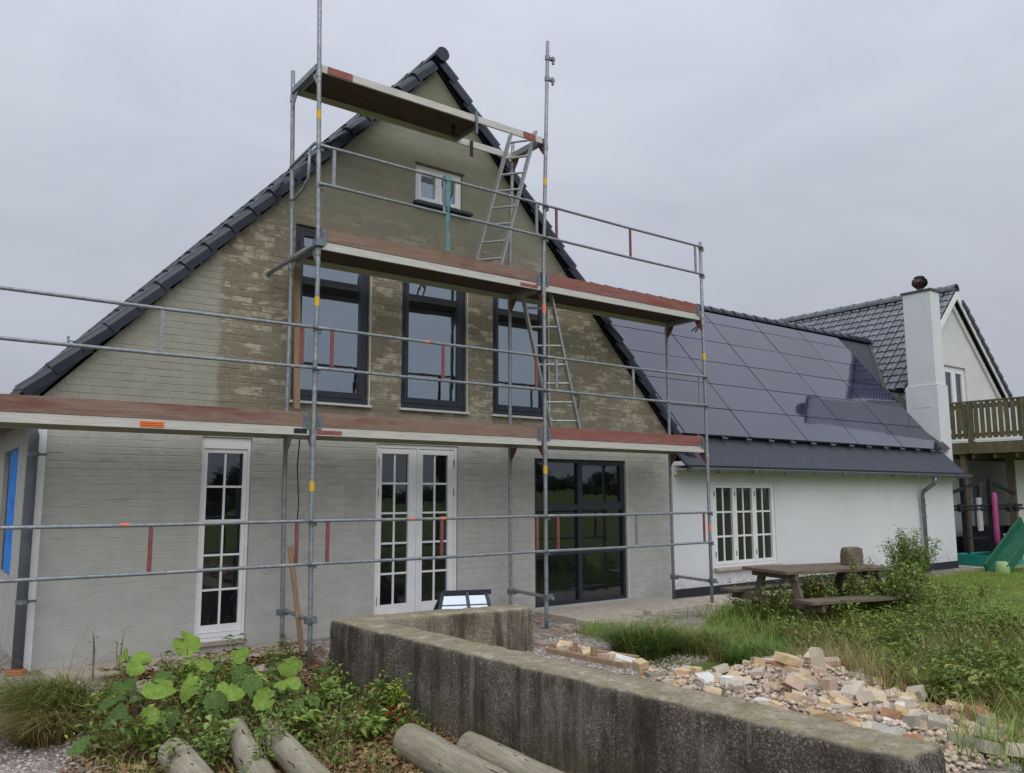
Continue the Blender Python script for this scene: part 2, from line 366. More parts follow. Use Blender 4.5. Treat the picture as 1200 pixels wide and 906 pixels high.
M['weed'] = m_leaf('weed_leaf', [(0, S(90, 116, 54)), (.4, S(118, 146, 68)), (.8, S(136, 158, 84)), (1, S(170, 164, 102))])
M['weeddk'] = m_leaf('dark_weed_leaf', [(0, S(84, 104, 44)), (.5, S(118, 140, 60)), (.85, S(150, 166, 84)), (1, S(172, 168, 100))])
M['brownleaf'] = m_leaf('dead_leaf', [(0, S(116, 84, 62)), (.4, S(150, 110, 80)), (.8, S(182, 148, 112)), (1, S(136, 122, 80))], .8, .1)
M['butter'] = m_big('butterbur_leaf', S(112, 146, 52), S(144, 174, 80))
M['butterdk'] = m_big('butterbur_shaded_leaf', S(72, 104, 46), S(100, 128, 62))  # shade on the lower leaves, put into a darker green
M['limeleaf'] = m_leaf('yellow_green_leaf', [(0, S(140, 164, 52)), (1, S(176, 190, 76))])
M['limeweed'] = m_leaf('pale_weed_leaf', [(0, S(116, 146, 66)), (.5, S(148, 172, 86)), (.9, S(160, 176, 100)), (1, S(176, 160, 96))])
M['redleaf'] = m_leaf('red_leaf', [(0, S(186, 70, 56)), (1, S(204, 98, 70))])
M['stem'] = pm('plant_stem', S(96, 84, 54), S(120, 110, 66), 20, .8)
M['crown'] = m_leaf('tree_foliage', [(0, S(40, 58, 26)), (.5, S(58, 80, 34)), (1, S(86, 104, 48))])

# ------------------------------------------------------------------ helpers
ORG = {}
def loc_of(o): return ORG.get(o.name, Vector((0, 0, 0))) if o is not None else Vector((0, 0, 0))
class MB:
    def __init__(s): s.v = []; s.f = []
    def quad(s, *pts):
        i = len(s.v); s.v += [tuple(q) for q in pts]; s.f.append(tuple(range(i, i+len(pts)))); return s
    def box(s, x0, x1, y0, y1, z0, z1):
        i = len(s.v)
        s.v += [(x0, y0, z0), (x1, y0, z0), (x1, y1, z0), (x0, y1, z0), (x0, y0, z1), (x1, y0, z1), (x1, y1, z1), (x0, y1, z1)]
        s.f += [tuple(i+k for k in q) for q in ((3, 2, 1, 0), (4, 5, 6, 7), (0, 1, 5, 4), (1, 2, 6, 5), (2, 3, 7, 6), (3, 0, 4, 7))]
        return s
    def prism(s, poly, d):
        """closed prism over a planar polygon (3-D points), swept by vector d"""
        i = len(s.v); n = len(poly); d = Vector(d)
        s.v += [tuple(q) for q in poly] + [tuple(Vector(q)+d) for q in poly]
        s.f.append(tuple(i+k for k in range(n))[::-1]); s.f.append(tuple(i+n+k for k in range(n)))
        for k in range(n): s.f.append((i+k, i+(k+1) % n, i+n+(k+1) % n, i+n+k))
        return s
    def bar(s, a, b, wd, h, upv=(0, 0, 1)):
        a, b = Vector(a), Vector(b); d = (b-a).normalized(); u = Vector(upv); x = d.cross(u)
        if x.length < 1e-4: x = d.cross(Vector((1, 0, 0)))
        x.normalize(); u = x.cross(d).normalized(); i = len(s.v)
        for q in (a, b):
            for sx, su in ((-1, -1), (1, -1), (1, 1), (-1, 1)): s.v.append(tuple(q+x*sx*wd/2+u*su*h/2))
        s.f += [tuple(i+k for k in q) for q in ((0, 1, 2, 3), (7, 6, 5, 4), (0, 4, 5, 1), (1, 5, 6, 2), (2, 6, 7, 3), (3, 7, 4, 0))]
        return s
    def tube(s, pts, r, n=8, cap=True):
        pts = [Vector(q) for q in pts]; rs = r if isinstance(r, (list, tuple)) else [r]*len(pts)
        base = len(s.v); prev = None
        for k, q in enumerate(pts):
            d = (pts[min(k+1, len(pts)-1)]-pts[max(k-1, 0)]).normalized()
            if prev is None:
                x = d.cross(Vector((0, 0, 1)))
                if x.length < 1e-3: x = d.cross(Vector((1, 0, 0)))
            else: x = prev-d*prev.dot(d)
            x.normalize(); prev = x; y = d.cross(x)
            for j in range(n):
                a = 2*math.pi*j/n; s.v.append(tuple(q+(x*math.cos(a)+y*math.sin(a))*rs[k]))
        for k in range(len(pts)-1):
            for j in range(n):
                a = base+k*n+j; b = base+k*n+(j+1) % n
                s.f.append((a, b, b+n, a+n))
        if cap:
            s.f.append(tuple(base+j for j in range(n))[::-1]); s.f.append(tuple(base+(len(pts)-1)*n+j for j in range(n)))
        return s
    def lathe(s, c, prof, n=16):
        c = Vector(c); base = len(s.v)
        for r, z in prof:
            for j in range(n):
                a = 2*math.pi*j/n; s.v.append((c.x+r*math.cos(a), c.y+r*math.sin(a), c.z+z))
        for k in range(len(prof)-1):
            for j in range(n):
                a = base+k*n+j; b = base+k*n+(j+1) % n; s.f.append((a, b, b+n, a+n))
        s.f.append(tuple(base+j for j in range(n))[::-1]); s.f.append(tuple(base+(len(prof)-1)*n+j for j in range(n)))
        return s
    def build(s, name, mat, parent=None, org=None, smooth=False, bevel=0):
        o_ = loc_of(parent) if org is None else Vector(org)
        me = bpy.data.meshes.new(name)
        me.from_pydata([(a-o_.x, b-o_.y, c-o_.z) for a, b, c in s.v], [], s.f); me.update()
        return link(name, me, mat, parent, o_, smooth, bevel)
def link(name, me, mat, parent, o_, smooth=False, bevel=0):
    if mat is not None and len(me.materials) == 0: me.materials.append(mat if not isinstance(mat, str) else M[mat])
    o = bpy.data.objects.new(name, me); col.objects.link(o)
    if parent is not None:
        o.parent = parent; o.location = o_-loc_of(parent)
    else: o.location = o_
    ORG[o.name] = Vector(o_)
    if smooth: me.polygons.foreach_set('use_smooth', [True]*len(me.polygons))
    if bevel:
        b = o.modifiers.new('bevel', 'BEVEL'); b.width = bevel; b.segments = 2; b.limit_method = 'ANGLE'; b.angle_limit = R(40)
    return o
def thing(name, loc, label, cat, group=None):
    o = bpy.data.objects.new(name, None); col.objects.link(o); o.location = loc; o.empty_display_size = .2
    ORG[o.name] = Vector(loc); tag(o, label, cat, group); return o
def tag(o, label=None, cat=None, group=None, kind=None):
    if label: o['label'] = label
    if cat: o['category'] = cat
    if group: o['group'] = group
    if kind: o['kind'] = kind
    return o
def npmesh(name, v, faces, mat, parent=None, kind=None, smooth=False):
    """mesh from numpy: faces is a list of (n,k) index arrays"""
    me = bpy.data.meshes.new(name)
    me.vertices.add(len(v)); me.vertices.foreach_set('co', np.asarray(v, dtype=np.float32).ravel())
    idx = np.concatenate([f.ravel() for f in faces]).astype(np.int32)
    tot = np.concatenate([np.full(len(f), f.shape[1]) for f in faces]).astype(np.int32)
    st = np.concatenate([[0], np.cumsum(tot)[:-1]]).astype(np.int32)
    me.loops.add(len(idx)); me.loops.foreach_set('vertex_index', idx)
    me.polygons.add(len(tot)); me.polygons.foreach_set('loop_start', st)
    me.update(calc_edges=True); me.validate()
    o = link(name, me, mat, parent, Vector((0, 0, 0)), smooth)
    if kind: o['kind'] = kind
    return o

def clip_poly(poly, a, b, c):
    """keep the part of 2-D polygon with a*x+b*z<=c"""
    o = []
    for i, p in enumerate(poly):
        q = poly[(i+1) % len(poly)]; dp = a*p[0]+b*p[1]-c; dq = a*q[0]+b*q[1]-c
        if dp <= 0: o.append(p)
        if dp*dq < 0:
            t = dp/(dp-dq); o.append((p[0]+t*(q[0]-p[0]), p[1]+t*(q[1]-p[1])))
    return o
def wall_with_holes(mb, x0, x1, z0, z1, holes, y, clips=(), depth=.14):
    xs = sorted({x0, x1, *[h[0] for h in holes], *[h[1] for h in holes]}); zs = sorted({z0, z1, *[h[2] for h in holes], *[h[3] for h in holes]})
    for i in range(len(xs)-1):
        for j in range(len(zs)-1):
            cx, cz = (xs[i]+xs[i+1])/2, (zs[j]+zs[j+1])/2
            if any(h[0] < cx < h[1] and h[2] < cz < h[3] for h in holes): continue
            p = [(xs[i], zs[j]), (xs[i+1], zs[j]), (xs[i+1], zs[j+1]), (xs[i], zs[j+1])]
            for c in clips:
                p = clip_poly(p, *c) if p else p
            if len(p) > 2: mb.quad(*[(a, y, b) for a, b in p])
    for a, b, c, d in holes:
        for p, q in (((a, c), (b, c)), ((b, c), (b, d)), ((b, d), (a, d)), ((a, d), (a, c))):
            mb.quad((p[0], y, p[1]), (q[0], y, q[1]), (q[0], y+depth, q[1]), (p[0], y+depth, p[1]))

# ================================================================== GROUND
def gz(x, y):
    x = np.asarray(x, float); y = np.asarray(y, float)
    ss = lambda a, b, v: (lambda t: t*t*(3-2*t))(np.clip((v-a)/(b-a), 0, 1))
    front = ss(-1.7, -1.95, x)
    z = -0.03*np.ones_like(x) - .03*ss(4, 7, x)
    z = z - .20*front*ss(-.35, -1.7, y) - .03*front*ss(-1.5, -6, y)
    z = z + .31*(1-front)*ss(-3.9, -5.0, y)*ss(1.0, -1.3, x)*(1-.35*ss(-6.3, -7.2, y))          # rubble banked against the wall
    z = z + .24*np.exp(-(((x-.05)/.75)**2+((y+5.3)/.60)**2))*(1-front)      # crest of the brick heap
    z = z + .22*np.exp(-(((x-4.2)/1.7)**2+((y+3.4)/1.1)**2)) * (1-front)  # weedy hump
    z = z + .10*np.exp(-(((x-2.6)/1.2)**2+((y+5.6)/1.0)**2)) * (1-front)
    z = z + .018*np.sin(3.1*x+1.3*y)*np.sin(2.3*y-.7*x)*ss(-.4, -1.2, y)
    z = z + ss(20, 120, np.hypot(x, y))*2.0*np.sin(x*.03+1)*np.cos(y*.025)
    return z
ax = np.concatenate([-np.geomspace(300, 8, 18), np.arange(-7.4, 20.1, .15), np.geomspace(21, 300, 18)])
ay = np.concatenate([-np.geomspace(300, 12, 18), np.arange(-11.6, 5.1, .15), np.geomspace(6, 300, 18)])
GX, GY = np.meshgrid(ax, ay); GZ = gz(GX, GY)
nx, ny = len(ax), len(ay)
ii = (np.arange(ny-1)[:, None]*nx+np.arange(nx-1)[None]).ravel()
g = npmesh('ground', np.stack([GX.ravel(), GY.ravel(), GZ.ravel()], 1), [np.stack([ii, ii+1, ii+nx+1, ii+nx], 1)], 'ground', smooth=True)
tag(g, kind='structure')

# ================================================================== MAIN HOUSE
SL = 1.08; APEX = 7.33; HW = 4.43
house = thing('brick_house', (0, 0, 0), 'brick gabled house coated in grey slurry, behind the scaffolding', 'house')
doorL = (-2.89, -2.345, .06, 2.22); french = (-.80, .395, .10, 2.22); darkw = (1.67, 3.45, .05, 2.10)
ups = [(-1.92, -.93, 2.68, 4.79), (-.475, .515, 2.68, 4.79), (.95, 1.935, 2.68, 4.79)]
smallw = (-.30, .435, 5.41, 5.94)
holes = [doorL, french, darkw, *ups, smallw]
clips = [(SL, 1, APEX), (-SL, 1, APEX)]
mb = MB(); wall_with_holes(mb, -HW, HW, -.3, APEX, holes, .004, clips, .136)
gable = mb.build('gable_wall', 'facade_mortar', house)
mb = MB()
H0, Lb = .0755, .241
bricks = []
r = 0; z = -.03
while z < APEX-.1:
    zt = z+.0625; xm = min(HW, (APEX-zt)/SL)-.002
    spans = [(-xm, xm)]
    for a, b, c, d in holes:
        if c < zt and d > z:
            ns = []
            for p, q in spans:
                if p < a-.004: ns.append((p, min(q, a-.004)))
                if q > b+.004: ns.append((max(p, b+.004), q))
            spans = [s_ for s_ in ns if s_[1]-s_[0] > .012]
    off = (r % 2)*Lb/2 + random.uniform(-.006, .006)
    for p, q in spans:
        k = math.floor((p-off)/Lb)
        while True:
            a, b = off+k*Lb, off+k*Lb+Lb-.0125; k += 1
            if a > q: break
            a, b = max(a, p), min(b, q)
            if b-a < .012: continue
            bricks.append((a, b, z, zt))
    z += H0; r += 1
cx, cy, cz = -5.6, -9.1, 1.58
def bkey(b):
    full = (b[1]-b[0]) > .2
    return ((b[0]-cx)**2+cy**2+((b[2]+b[3])/2-cz)**2) + (0 if full and b[2] > .1 else 1000)
bricks.sort(key=bkey)
def brick_mb(mb, b):
    a, c, z0, z1 = b; j = lambda: random.uniform(-.003, .003)
    zm = (z0+z1)/2
    pr = .0014+.0022*min(1, max(0, zm-.5)) if zm < 2.35 else (.0046 if zm < 4.4 else max(.0016, .0046-.0035*(zm-4.4)))
    if a > .4 and zm < 2.35: pr = .0036
    y = .0045-pr*random.uniform(.6, 1.25)
    f = [(a+j(), y+j()*.1, z0+j()), (c+j(), y+j()*.1, z0+j()), (c+j(), y+j()*.1, z1+j()), (a+j(), y+j()*.1, z1+j())]
    e = .004; bk = [(a-.003, .0045, z0-.003), (c+.003, .0045, z0-.003), (c+.003, .0045, z1+.003), (a-.003, .0045, z1+.003)]
    mb.quad(*f)
    for k in range(4): mb.quad(f[k], bk[k], bk[(k+1) % 4], f[(k+1) % 4])
for b in bricks[:300]:
    m_ = MB(); brick_mb(m_, b); m_.build('brick', 'facade', gable, org=((b[0]+b[1])/2, 0, b[2]))
m_ = MB()
for b in bricks[300:]: brick_mb(m_, b)
tag(m_.build('brickwork', 'facade', gable), kind='stuff')
# body, side walls
mb = MB(); wl = (1.45, 2.75, .72, 2.13)
for a, b, c, d in ((.012, wl[0], -.3, 2.5), (wl[1], 11, -.3, 2.5), (wl[0], wl[1], -.3, wl[2]), (wl[0], wl[1], wl[3], 2.5)):
    mb.quad((-HW, a, c), (-HW, b, c), (-HW, b, d), (-HW, a, d))
for (a, c), (b, d) in (((wl[0], wl[2]), (wl[1], wl[2])), ((wl[1], wl[2]), (wl[1], wl[3])), ((wl[1], wl[3]), (wl[0], wl[3])), ((wl[0], wl[3]), (wl[0], wl[2]))):
    mb.quad((-HW, a, c), (-HW, b, d), (-HW+.12, b, d), (-HW+.12, a, c))
mb.quad((HW, .012, -.3), (HW, 11, -.3), (HW, 11, 2.5), (HW, .012, 2.5))
mb.quad((-HW, 11, -.3), (HW, 11, -.3), (HW, 11, 2.5), (0, 11, APEX), (-HW, 11, 2.5))
mb.build('side_wall', 'facade', house)
mb = MB().box(-HW-.012, -HW+.065, -.012, .006, -.1, 2.5)
mb.build('corner_bead', 'whitewood', house)
# left wall window behind blue sheeting
mb = MB().box(-HW+.05, -HW+.11, wl[0], wl[1], wl[2], wl[3]); lw = mb.build('side_window', 'dark', house)
tag(lw, 'side window covered with blue plastic sheeting')
v = MB(); n = 9
for k in range(n):
    y0 = wl[0]+.02+.82*k/n; y1 = wl[0]+.02+.82*(k+1)/n
    d0, d1 = .03*math.sin(k*2.1), .03*math.sin((k+1)*2.1)
    v.quad((-HW+.03+d0*.6, y0, wl[2]+.02), (-HW+.03+d1*.6, y1, wl[2]+.02), (-HW+.03+d1, y1, wl[3]-.02), (-HW+.03+d0, y0, wl[3]-.02))
v.build('plastic_sheet', 'tarp', lw, smooth=True)
# roof slabs, verge and ridge tiles
th = .085; ang = math.atan(SL)
roof_mb = MB()
for sgn in (-1, 1):
    e = 4.84 if sgn > 0 else 4.54
    tp = [(0, APEX+.05), (sgn*e, APEX+.05-SL*e)]
    p = [(sgn*x, 0, 0) for x in ()]
    A = Vector((0, -.035, APEX+.03)); B = Vector((sgn*e, -.035, APEX+.03-SL*e+ (.015 if sgn < 0 else .0)))
    nrm = Vector((sgn*math.sin(ang), 0, math.cos(ang)))
    roof_mb.prism([A, B, B+nrm*th, A+Vector((0, 0, th/math.cos(ang)))], (0, 11.1, 0))
roof = roof_mb.build('roof', 'tile', house)
def verge_tile(sgn):
    """one L-shaped verge tile in local coords: x = down the slope, y = into the roof, z = normal to the slope"""
    m_ = MB(); Lt = .40
    # hanging flange, top with raised roll, slight taper so that tiles overlap like scales
    prof = [(-.055, -.105), (-.062, -.02), (-.055, .015), (-.03, .036), (.03, .042), (.09, .028), (.30, .028), (.30, .0), (-.03, .0), (-.03, -.105)]
    base = len(m_.v)
    for xx, dz, dy in ((0, -.004, .004), (Lt, .030, -.018)):
        for y_, z_ in prof: m_.v.append((xx, y_+dy, z_+dz))
    n_ = len(prof)
    for k in range(n_): m_.f.append((base+k, base+(k+1) % n_, base+n_+(k+1) % n_, base+n_+k))
    m_.f.append(tuple(range(base, base+n_))[::-1]); m_.f.append(tuple(range(base+n_, base+2*n_)))
    me = bpy.data.meshes.new('verge_tile'); me.from_pydata(m_.v, [], m_.f); me.update(); me.materials.append(M['tile']); return me
vt = verge_tile(1)
def place_axes(o, loc, X, Y, Z):
    o.matrix_local = Matrix(((X.x, Y.x, Z.x, loc.x), (X.y, Y.y, Z.y, loc.y), (X.z, Y.z, Z.z, loc.z), (0, 0, 0, 1)))
for sgn in (-1, 1):
    d = Vector((sgn*math.cos(ang), 0, -math.sin(ang))); nrm = Vector((sgn*math.sin(ang), 0, math.cos(ang)))
    full = (4.88 if sgn > 0 else 4.54)/math.cos(ang); pitch_ = .345; k = 0
    while k*pitch_ < full-.2:
        s0 = full-.40-k*pitch_
        p = Vector((0, -.06, APEX+.03))+d*s0+nrm*.088
        dd, nn = d, nrm
        if sgn < 0 and k < 3:       # the eaves kick out a little on the left
            p = p+Vector((0, 0, .014*(3-k)))
            dd = (d+nrm*.05).normalized(); nn = dd.cross(Vector((0, 1, 0)))*(-1 if sgn > 0 else 1)
            if nn.z < 0: nn = -nn
        o = bpy.data.objects.new('verge_tile', vt); col.objects.link(o); o.parent = roof
        dd2 = (dd-nn*random.uniform(-.004, .012)).normalized(); nn2 = (nn+dd*(nn.dot(dd2)*-1)).normalized()
        place_axes(o, p, dd2, Vector((0, 1, 0)), nn2 if True else nn)
        k += 1
def ridge_tile(parent, a, b, rad, mat='tile', n=9, cap=False, arc=200):
    a, b = Vector(a), Vector(b); d = (b-a).normalized(); x = d.cross(Vector((0, 0, 1))).normalized(); m_ = MB()
    for q, rr in ((a, rad*1.06), (b, rad*.94)):
        for t_, rad_ in ((0, rr), (1, rr-.018)):
            for k in range(n):
                th_ = R(90-arc/2+arc*k/(n-1)); m_.v.append(tuple(q+x*math.cos(th_)*rad_+Vector((0, 0, 1))*math.sin(th_)*rad_))
    for k in range(n-1):
        m_.f += [(k, k+1, 2*n+k+1, 2*n+k), (n+k+1, n+k, 3*n+k, 3*n+k+1), (k+1, k, n+k, n+k+1), (2*n+k, 2*n+k+1, 3*n+k+1, 3*n+k)]
    if cap:
        m_.f.append(tuple(range(n)))
    return m_.build('ridge_tile', mat, parent, org=a, smooth=False)
for k in range(26):
    y0 = -.15+k*.42
    ridge_tile(roof, (0, y0, APEX+.165), (0, y0+.46, APEX+.155), .09)
m_ = MB().tube([(0, -.175, APEX+.165), (0, -.13, APEX+.165)], .098, 20); m_.build('ridge_end_disc', 'tile', roof)
# field tiles: rolls on both slopes behind the verge, joined (their tops are out of sight from the yard)
fm = MB()
for sgn in (-1, 1):
    d = Vector((sgn*math.cos(ang), 0, -math.sin(ang))); nrm = Vector((sgn*math.sin(ang), 0, math.cos(ang)))
    full = (4.88 if sgn > 0 else 4.58)/math.cos(ang)
    for c in range(26):
        y0 = .24+c*.3
        for k in range(18):
            s0 = full-.42-k*.345
            if s0 < .15: continue
            p = Vector((0, y0, APEX+.03))+d*s0+nrm*.105
            q = p+d*.4+nrm*.03
            for (u0, h0), (u1, h1) in zip([(0, .0), (.08, .05), (.16, .05), (.3, .0)][:-1], [(0, .0), (.08, .05), (.16, .05), (.3, .0)][1:]):
                fm.quad(p+Vector((0, u0, 0))+nrm*h0, p+Vector((0, u1, 0))+nrm*h1, q+Vector((0, u1, 0))+nrm*h1, q+Vector((0, u0, 0))+nrm*h0)
            fm.quad(q+Vector((0, 0, 0)), q+Vector((0, .08, 0))+nrm*.05, q+Vector((0, .16, 0))+nrm*.05, q+Vector((0, .3, 0)), q+Vector((0, .3, 0))-nrm*.03, q-nrm*.03)
tag(fm.build('roof_tiling', 'tile', roof), kind='stuff')
# left eaves: soffit board, gutter, downpipe
MB().box(-4.80, -4.44, .05, 11, 2.36, 2.40).build('soffit', 'oldwood', house)
MB().box(-4.83, -4.80, -.02, 11, 2.30, 2.46).build('fascia', 'creamwood', house)
gm = MB()
gp = [(-4.90+.07*math.cos(R(a)), 2.46+.07*math.sin(R(a))) for a in range(180, 361, 20)]
for k in range(len(gp)-1): gm.quad((gp[k][0], -.08, gp[k][1]), (gp[k+1][0], -.08, gp[k+1][1]), (gp[k+1][0], 11, gp[k+1][1]), (gp[k][0], 11, gp[k][1]))
gm.build('gutter', 'pipe', house, smooth=True)
dp = MB().tube([(-4.82, -.02, 2.42), (-4.80, -.05, 2.34), (-4.62, -.11, 2.30), (-4.52, -.12, 2.26), (-4.49, -.12, 2.16), (-4.49, -.12, .02)], .048, 14).build('downpipe', 'pipe', house, smooth=True)
for z_ in (1.98, .62):
    MB().tube([(-4.49, -.12, z_-.02), (-4.49, -.12, z_+.02)], .056, 14).box(-4.49, -4.37, -.125, -.105, z_-.012, z_+.012).build('pipe_clip', 'zinc', dp)
MB().lathe((-4.49, -.12, -.12), [(.075, 0), (.085, .05), (.085, .13), (.07, .14), (.06, .145)], 16).build('drain_socket', 'terra', dp)

def frame_bars(mb, x0, x1, z0, z1, wl_, y0, y1, wb=None, wt=None):
    wb = wb or wl_; wt = wt or wl_
    mb.box(x0, x0+wl_, y0, y1, z0, z1); mb.box(x1-wl_, x1, y0, y1, z0, z1)
    mb.box(x0+wl_, x1-wl_, y0+.0015, y1, z0, z0+wb); mb.box(x0+wl_, x1-wl_, y0+.0015, y1, z1-wt, z1)
def panes(parent, x0, x1, z0, z1, nc, nr, bar, y, mat, barmat, curtain=None):
    """glazing bars and one pane per light"""
    dx = (x1-x0)/nc; dz = (z1-z0)/nr
    for i in range(1, nc): MB().box(x0+i*dx-bar/2, x0+i*dx+bar/2, y-.014, y+.006, z0, z1).build('glazing_bar', barmat, parent)
    for j in range(1, nr): MB().box(x0, x1, y-.0125, y+.0045, z0+j*dz-bar/2, z0+j*dz+bar/2).build('glazing_bar', barmat, parent)
    for i in range(nc):
        for j in range(nr):
            a, b, c, d = x0+i*dx, x0+(i+1)*dx, z0+j*dz, z0+(j+1)*dz
            t1, t2 = random.uniform(-.0012, .0012), random.uniform(-.0012, .0012)
            MB().prism([(a, y+t1, c), (b, y-t1, c), (b, y-t1+t2, d), (a, y+t1+t2, d)], (0, .006, 0)).build('pane', mat, parent)

# narrow white glazed door on the left
m_ = MB(); frame_bars(m_, doorL[0]+.004, doorL[1]-.004, doorL[2], doorL[3]-.004, .03, .03, .13, .03, .12)
d1 = m_.build('door', 'whitewood', house, bevel=.004); tag(d1, 'narrow white glazed door with a single leaf')
m_ = MB(); frame_bars(m_, doorL[0]+.036, doorL[1]-.036, .095, 2.095, .042, .045, .10, .13, .045); m_.box(doorL[0]+.036, doorL[1]-.036, .038, .09, .15, .154)
m_.build('sash', 'whitewood', d1, bevel=.003)
panes(d1, doorL[0]+.078, doorL[1]-.078, .225, 2.05, 2, 5, .022, .07, 'glass_low', 'whitewood')
MB().box(doorL[0], doorL[1], -.03, .03, .02, .058).build('threshold', 'paver', d1)
# white double french door
m_ = MB(); frame_bars(m_, french[0]+.004, french[1]-.004, french[2], french[3]-.004, .04, .03, .13, .05, .045)
d2 = m_.build('french_door', 'whitewood', house, bevel=.004); tag(d2, 'white double french doors with small panes')
for a, b, px0, px1 in ((french[0]+.046, -.2035, -.70, -.325), (-.2005, french[1]-.046, -.118, .262)):
    m_ = MB(); frame_bars(m_, a, b, .155, 2.165, .05, .04, .10, .115, .065)
    m_.box(a+.05, px0, .0415, .10, .27, 2.10) if px0 > a+.05 else None
    m_.box(px1, b-.05, .0415, .10, .27, 2.10) if px1 < b-.05 else None
    m_.build('door_leaf', 'whitewood', d2, bevel=.003)
    panes(d2, px0, px1, .27, 2.10, 2, 5, .024, .075, 'glass_low', 'whitewood')
for z_ in (2.0, 1.62, .32):
    for x_ in (french[0]+.046, french[1]-.046):
        MB().tube([(x_, .036, z_-.05), (x_, .036, z_+.05)], .009, 8).build('hinge', 'zinc', d2)
MB().box(-.215, -.19, .02, .036, .10, 2.17).build('cover_strip', 'whitewood', d2)
# dark framed ground floor window
m_ = MB(); frame_bars(m_, darkw[0]+.004, darkw[1]-.004, darkw[2], darkw[3]-.004, .045, .035, .13)
w1 = m_.build('dark_window', 'dark', house, bevel=.003); tag(w1, 'large dark framed window of six panes at ground level')
MB().box(2.50, 2.565, .034, .125, .095, 2.05).build('mullion', 'dark', w1)
MB().box(1.716, 2.499, .037, .125, 1.37, 1.455).box(2.566, 3.40, .037, .125, 1.37, 1.455).build('transom', 'dark', w1)
MB().box(1.716, 2.499, .037, .125, .745, .815).box(2.566, 3.40, .037, .125, .745, .815).build('transom', 'dark', w1)
for a, b in ((1.716, 2.499), (2.566, 3.40)):
    for c, d, s_ in ((1.456, 2.05, .03), (.816, 1.369, .0), (.095, .744, .0)):
        if s_ and a > 2:
            m_ = MB(); frame_bars(m_, a, b, c, d, s_, .04, .1); m_.build('sash', 'dark', w1)
            a2, b2, c2, d2_ = a+s_, b-s_, c+s_, d-s_
        else: a2, b2, c2, d2_ = a, b, c, d
        t1, t2 = random.uniform(-.002, .002), random.uniform(-.002, .002)
        MB().prism([(a2, .075+t1, c2), (b2, .075-t1, c2), (b2, .075-t1+t2, d2_), (a2, .075+t1+t2, d2_)], (0, .006, 0)).build('pane', 'glass_low', w1)
MB().box(darkw[1]+.006, darkw[1]+.026, -.006, .012, .05, 2.1).build('edge_strip', 'creamwood', w1)
# three tall upper windows
for k, u in enumerate(ups):
    m_ = MB(); frame_bars(m_, u[0]+.004, u[1]-.004, u[2]+.004, u[3]-.004, .055 if k else .06, .035, .13, .06, .06)
    w2 = m_.build('tall_window', 'dark', house, bevel=.003)
    tag(w2, ('left upper floor window, its frame wide at both sides', 'middle upper floor window beside a pale sill', 'right upper floor window partly behind the lower ladder')[k])
    a, b, c, d = u[0]+.062, u[1]-.062, u[2]+.066, u[3]-.066
    m_ = MB(); frame_bars(m_, a, b, c, d, .055, .028, .10, .075, .06); m_.build('sash', 'dark', w2, bevel=.004)
    MB().prism([(a+.054, .062, c+.074), (b-.054, .062+random.uniform(-.004, .004), c+.074), (b-.054, .062+random.uniform(-.006, .006), d-.059), (a+.054, .062, d-.059)], (0, .006, 0)).build('pane', 'glass_up', w2)
    MB().box(u[0]-.03, u[1]+.03, -.05, .03, u[2]-.032, u[2]-.004).build('window_sill', 'creamwood', w2, bevel=.003)
    MB().box(u[1]+.002, u[1]+.016, -.008, .012, u[2], u[3]).build('edge_strip', 'creamwood', w2)
    for z_ in (2.95, 3.75, 4.55): MB().tube([(a-.004, .024, z_-.04), (a-.004, .024, z_+.04)], .008, 8).build('hinge', 'black', w2)
# small white attic window
u = smallw; m_ = MB(); frame_bars(m_, u[0]+.004, u[1]-.004, u[2]+.004, u[3]-.004, .045, .03, .13)
w3 = m_.build('attic_window', 'whitewood', house, bevel=.004); tag(w3, 'small white two-light window high in the gable')
for a, b in ((u[0]+.051, .0665), (.0695, u[1]-.051)):
    m_ = MB(); frame_bars(m_, a, b, u[2]+.051, u[3]-.051, .045, .024, .10); m_.build('sash', 'whitewood', w3, bevel=.003)
    MB().box(a+.044, b-.044, .06, .066, u[2]+.094, u[3]-.094).build('pane', 'glass_up', w3)
MB().box(u[0]-.04, u[1]+.12, -.09, .02, u[2]-.045, u[2]-.003).build('window_sill', 'dark', w3, bevel=.004)
MB().box(u[0]-.01, u[1]+.03, -.012, .02, u[3]+.004, u[3]+.022).build('head_trim', 'oldwood', w3)

# ================================================================== WHITE WING
wing = thing('white_annex', (9, 2, 0), 'low white rendered wing with long window under the solar roof', 'annex')
WR = 13.87; wy = .035
ww = (5.50, 7.20, .38, 1.80)
mb = MB(); wall_with_holes(mb, HW, WR, -.05, 2.06, [ww], wy, (), .12)
mb.quad((WR, wy, -.05), (WR, 5.5, -.05), (WR, 5.5, 2.5), (WR, 2.8, 5.3), (WR, wy, 2.06))
mb.build('wall', 'render', wing)
MB().box(HW+.01, WR+.012, wy-.012, wy+.05, -.25, .10).build('plinth', 'plinth', wing)
MB().box(HW+.12, WR+.05, wy-.05, wy-.002, 1.90, 2.0).build('fascia', 'creamwood', wing, bevel=.004)
MB().box(HW+.12, WR+.05, -.24, wy-.052, 1.985, 2.0).build('soffit', 'creamwood', wing)
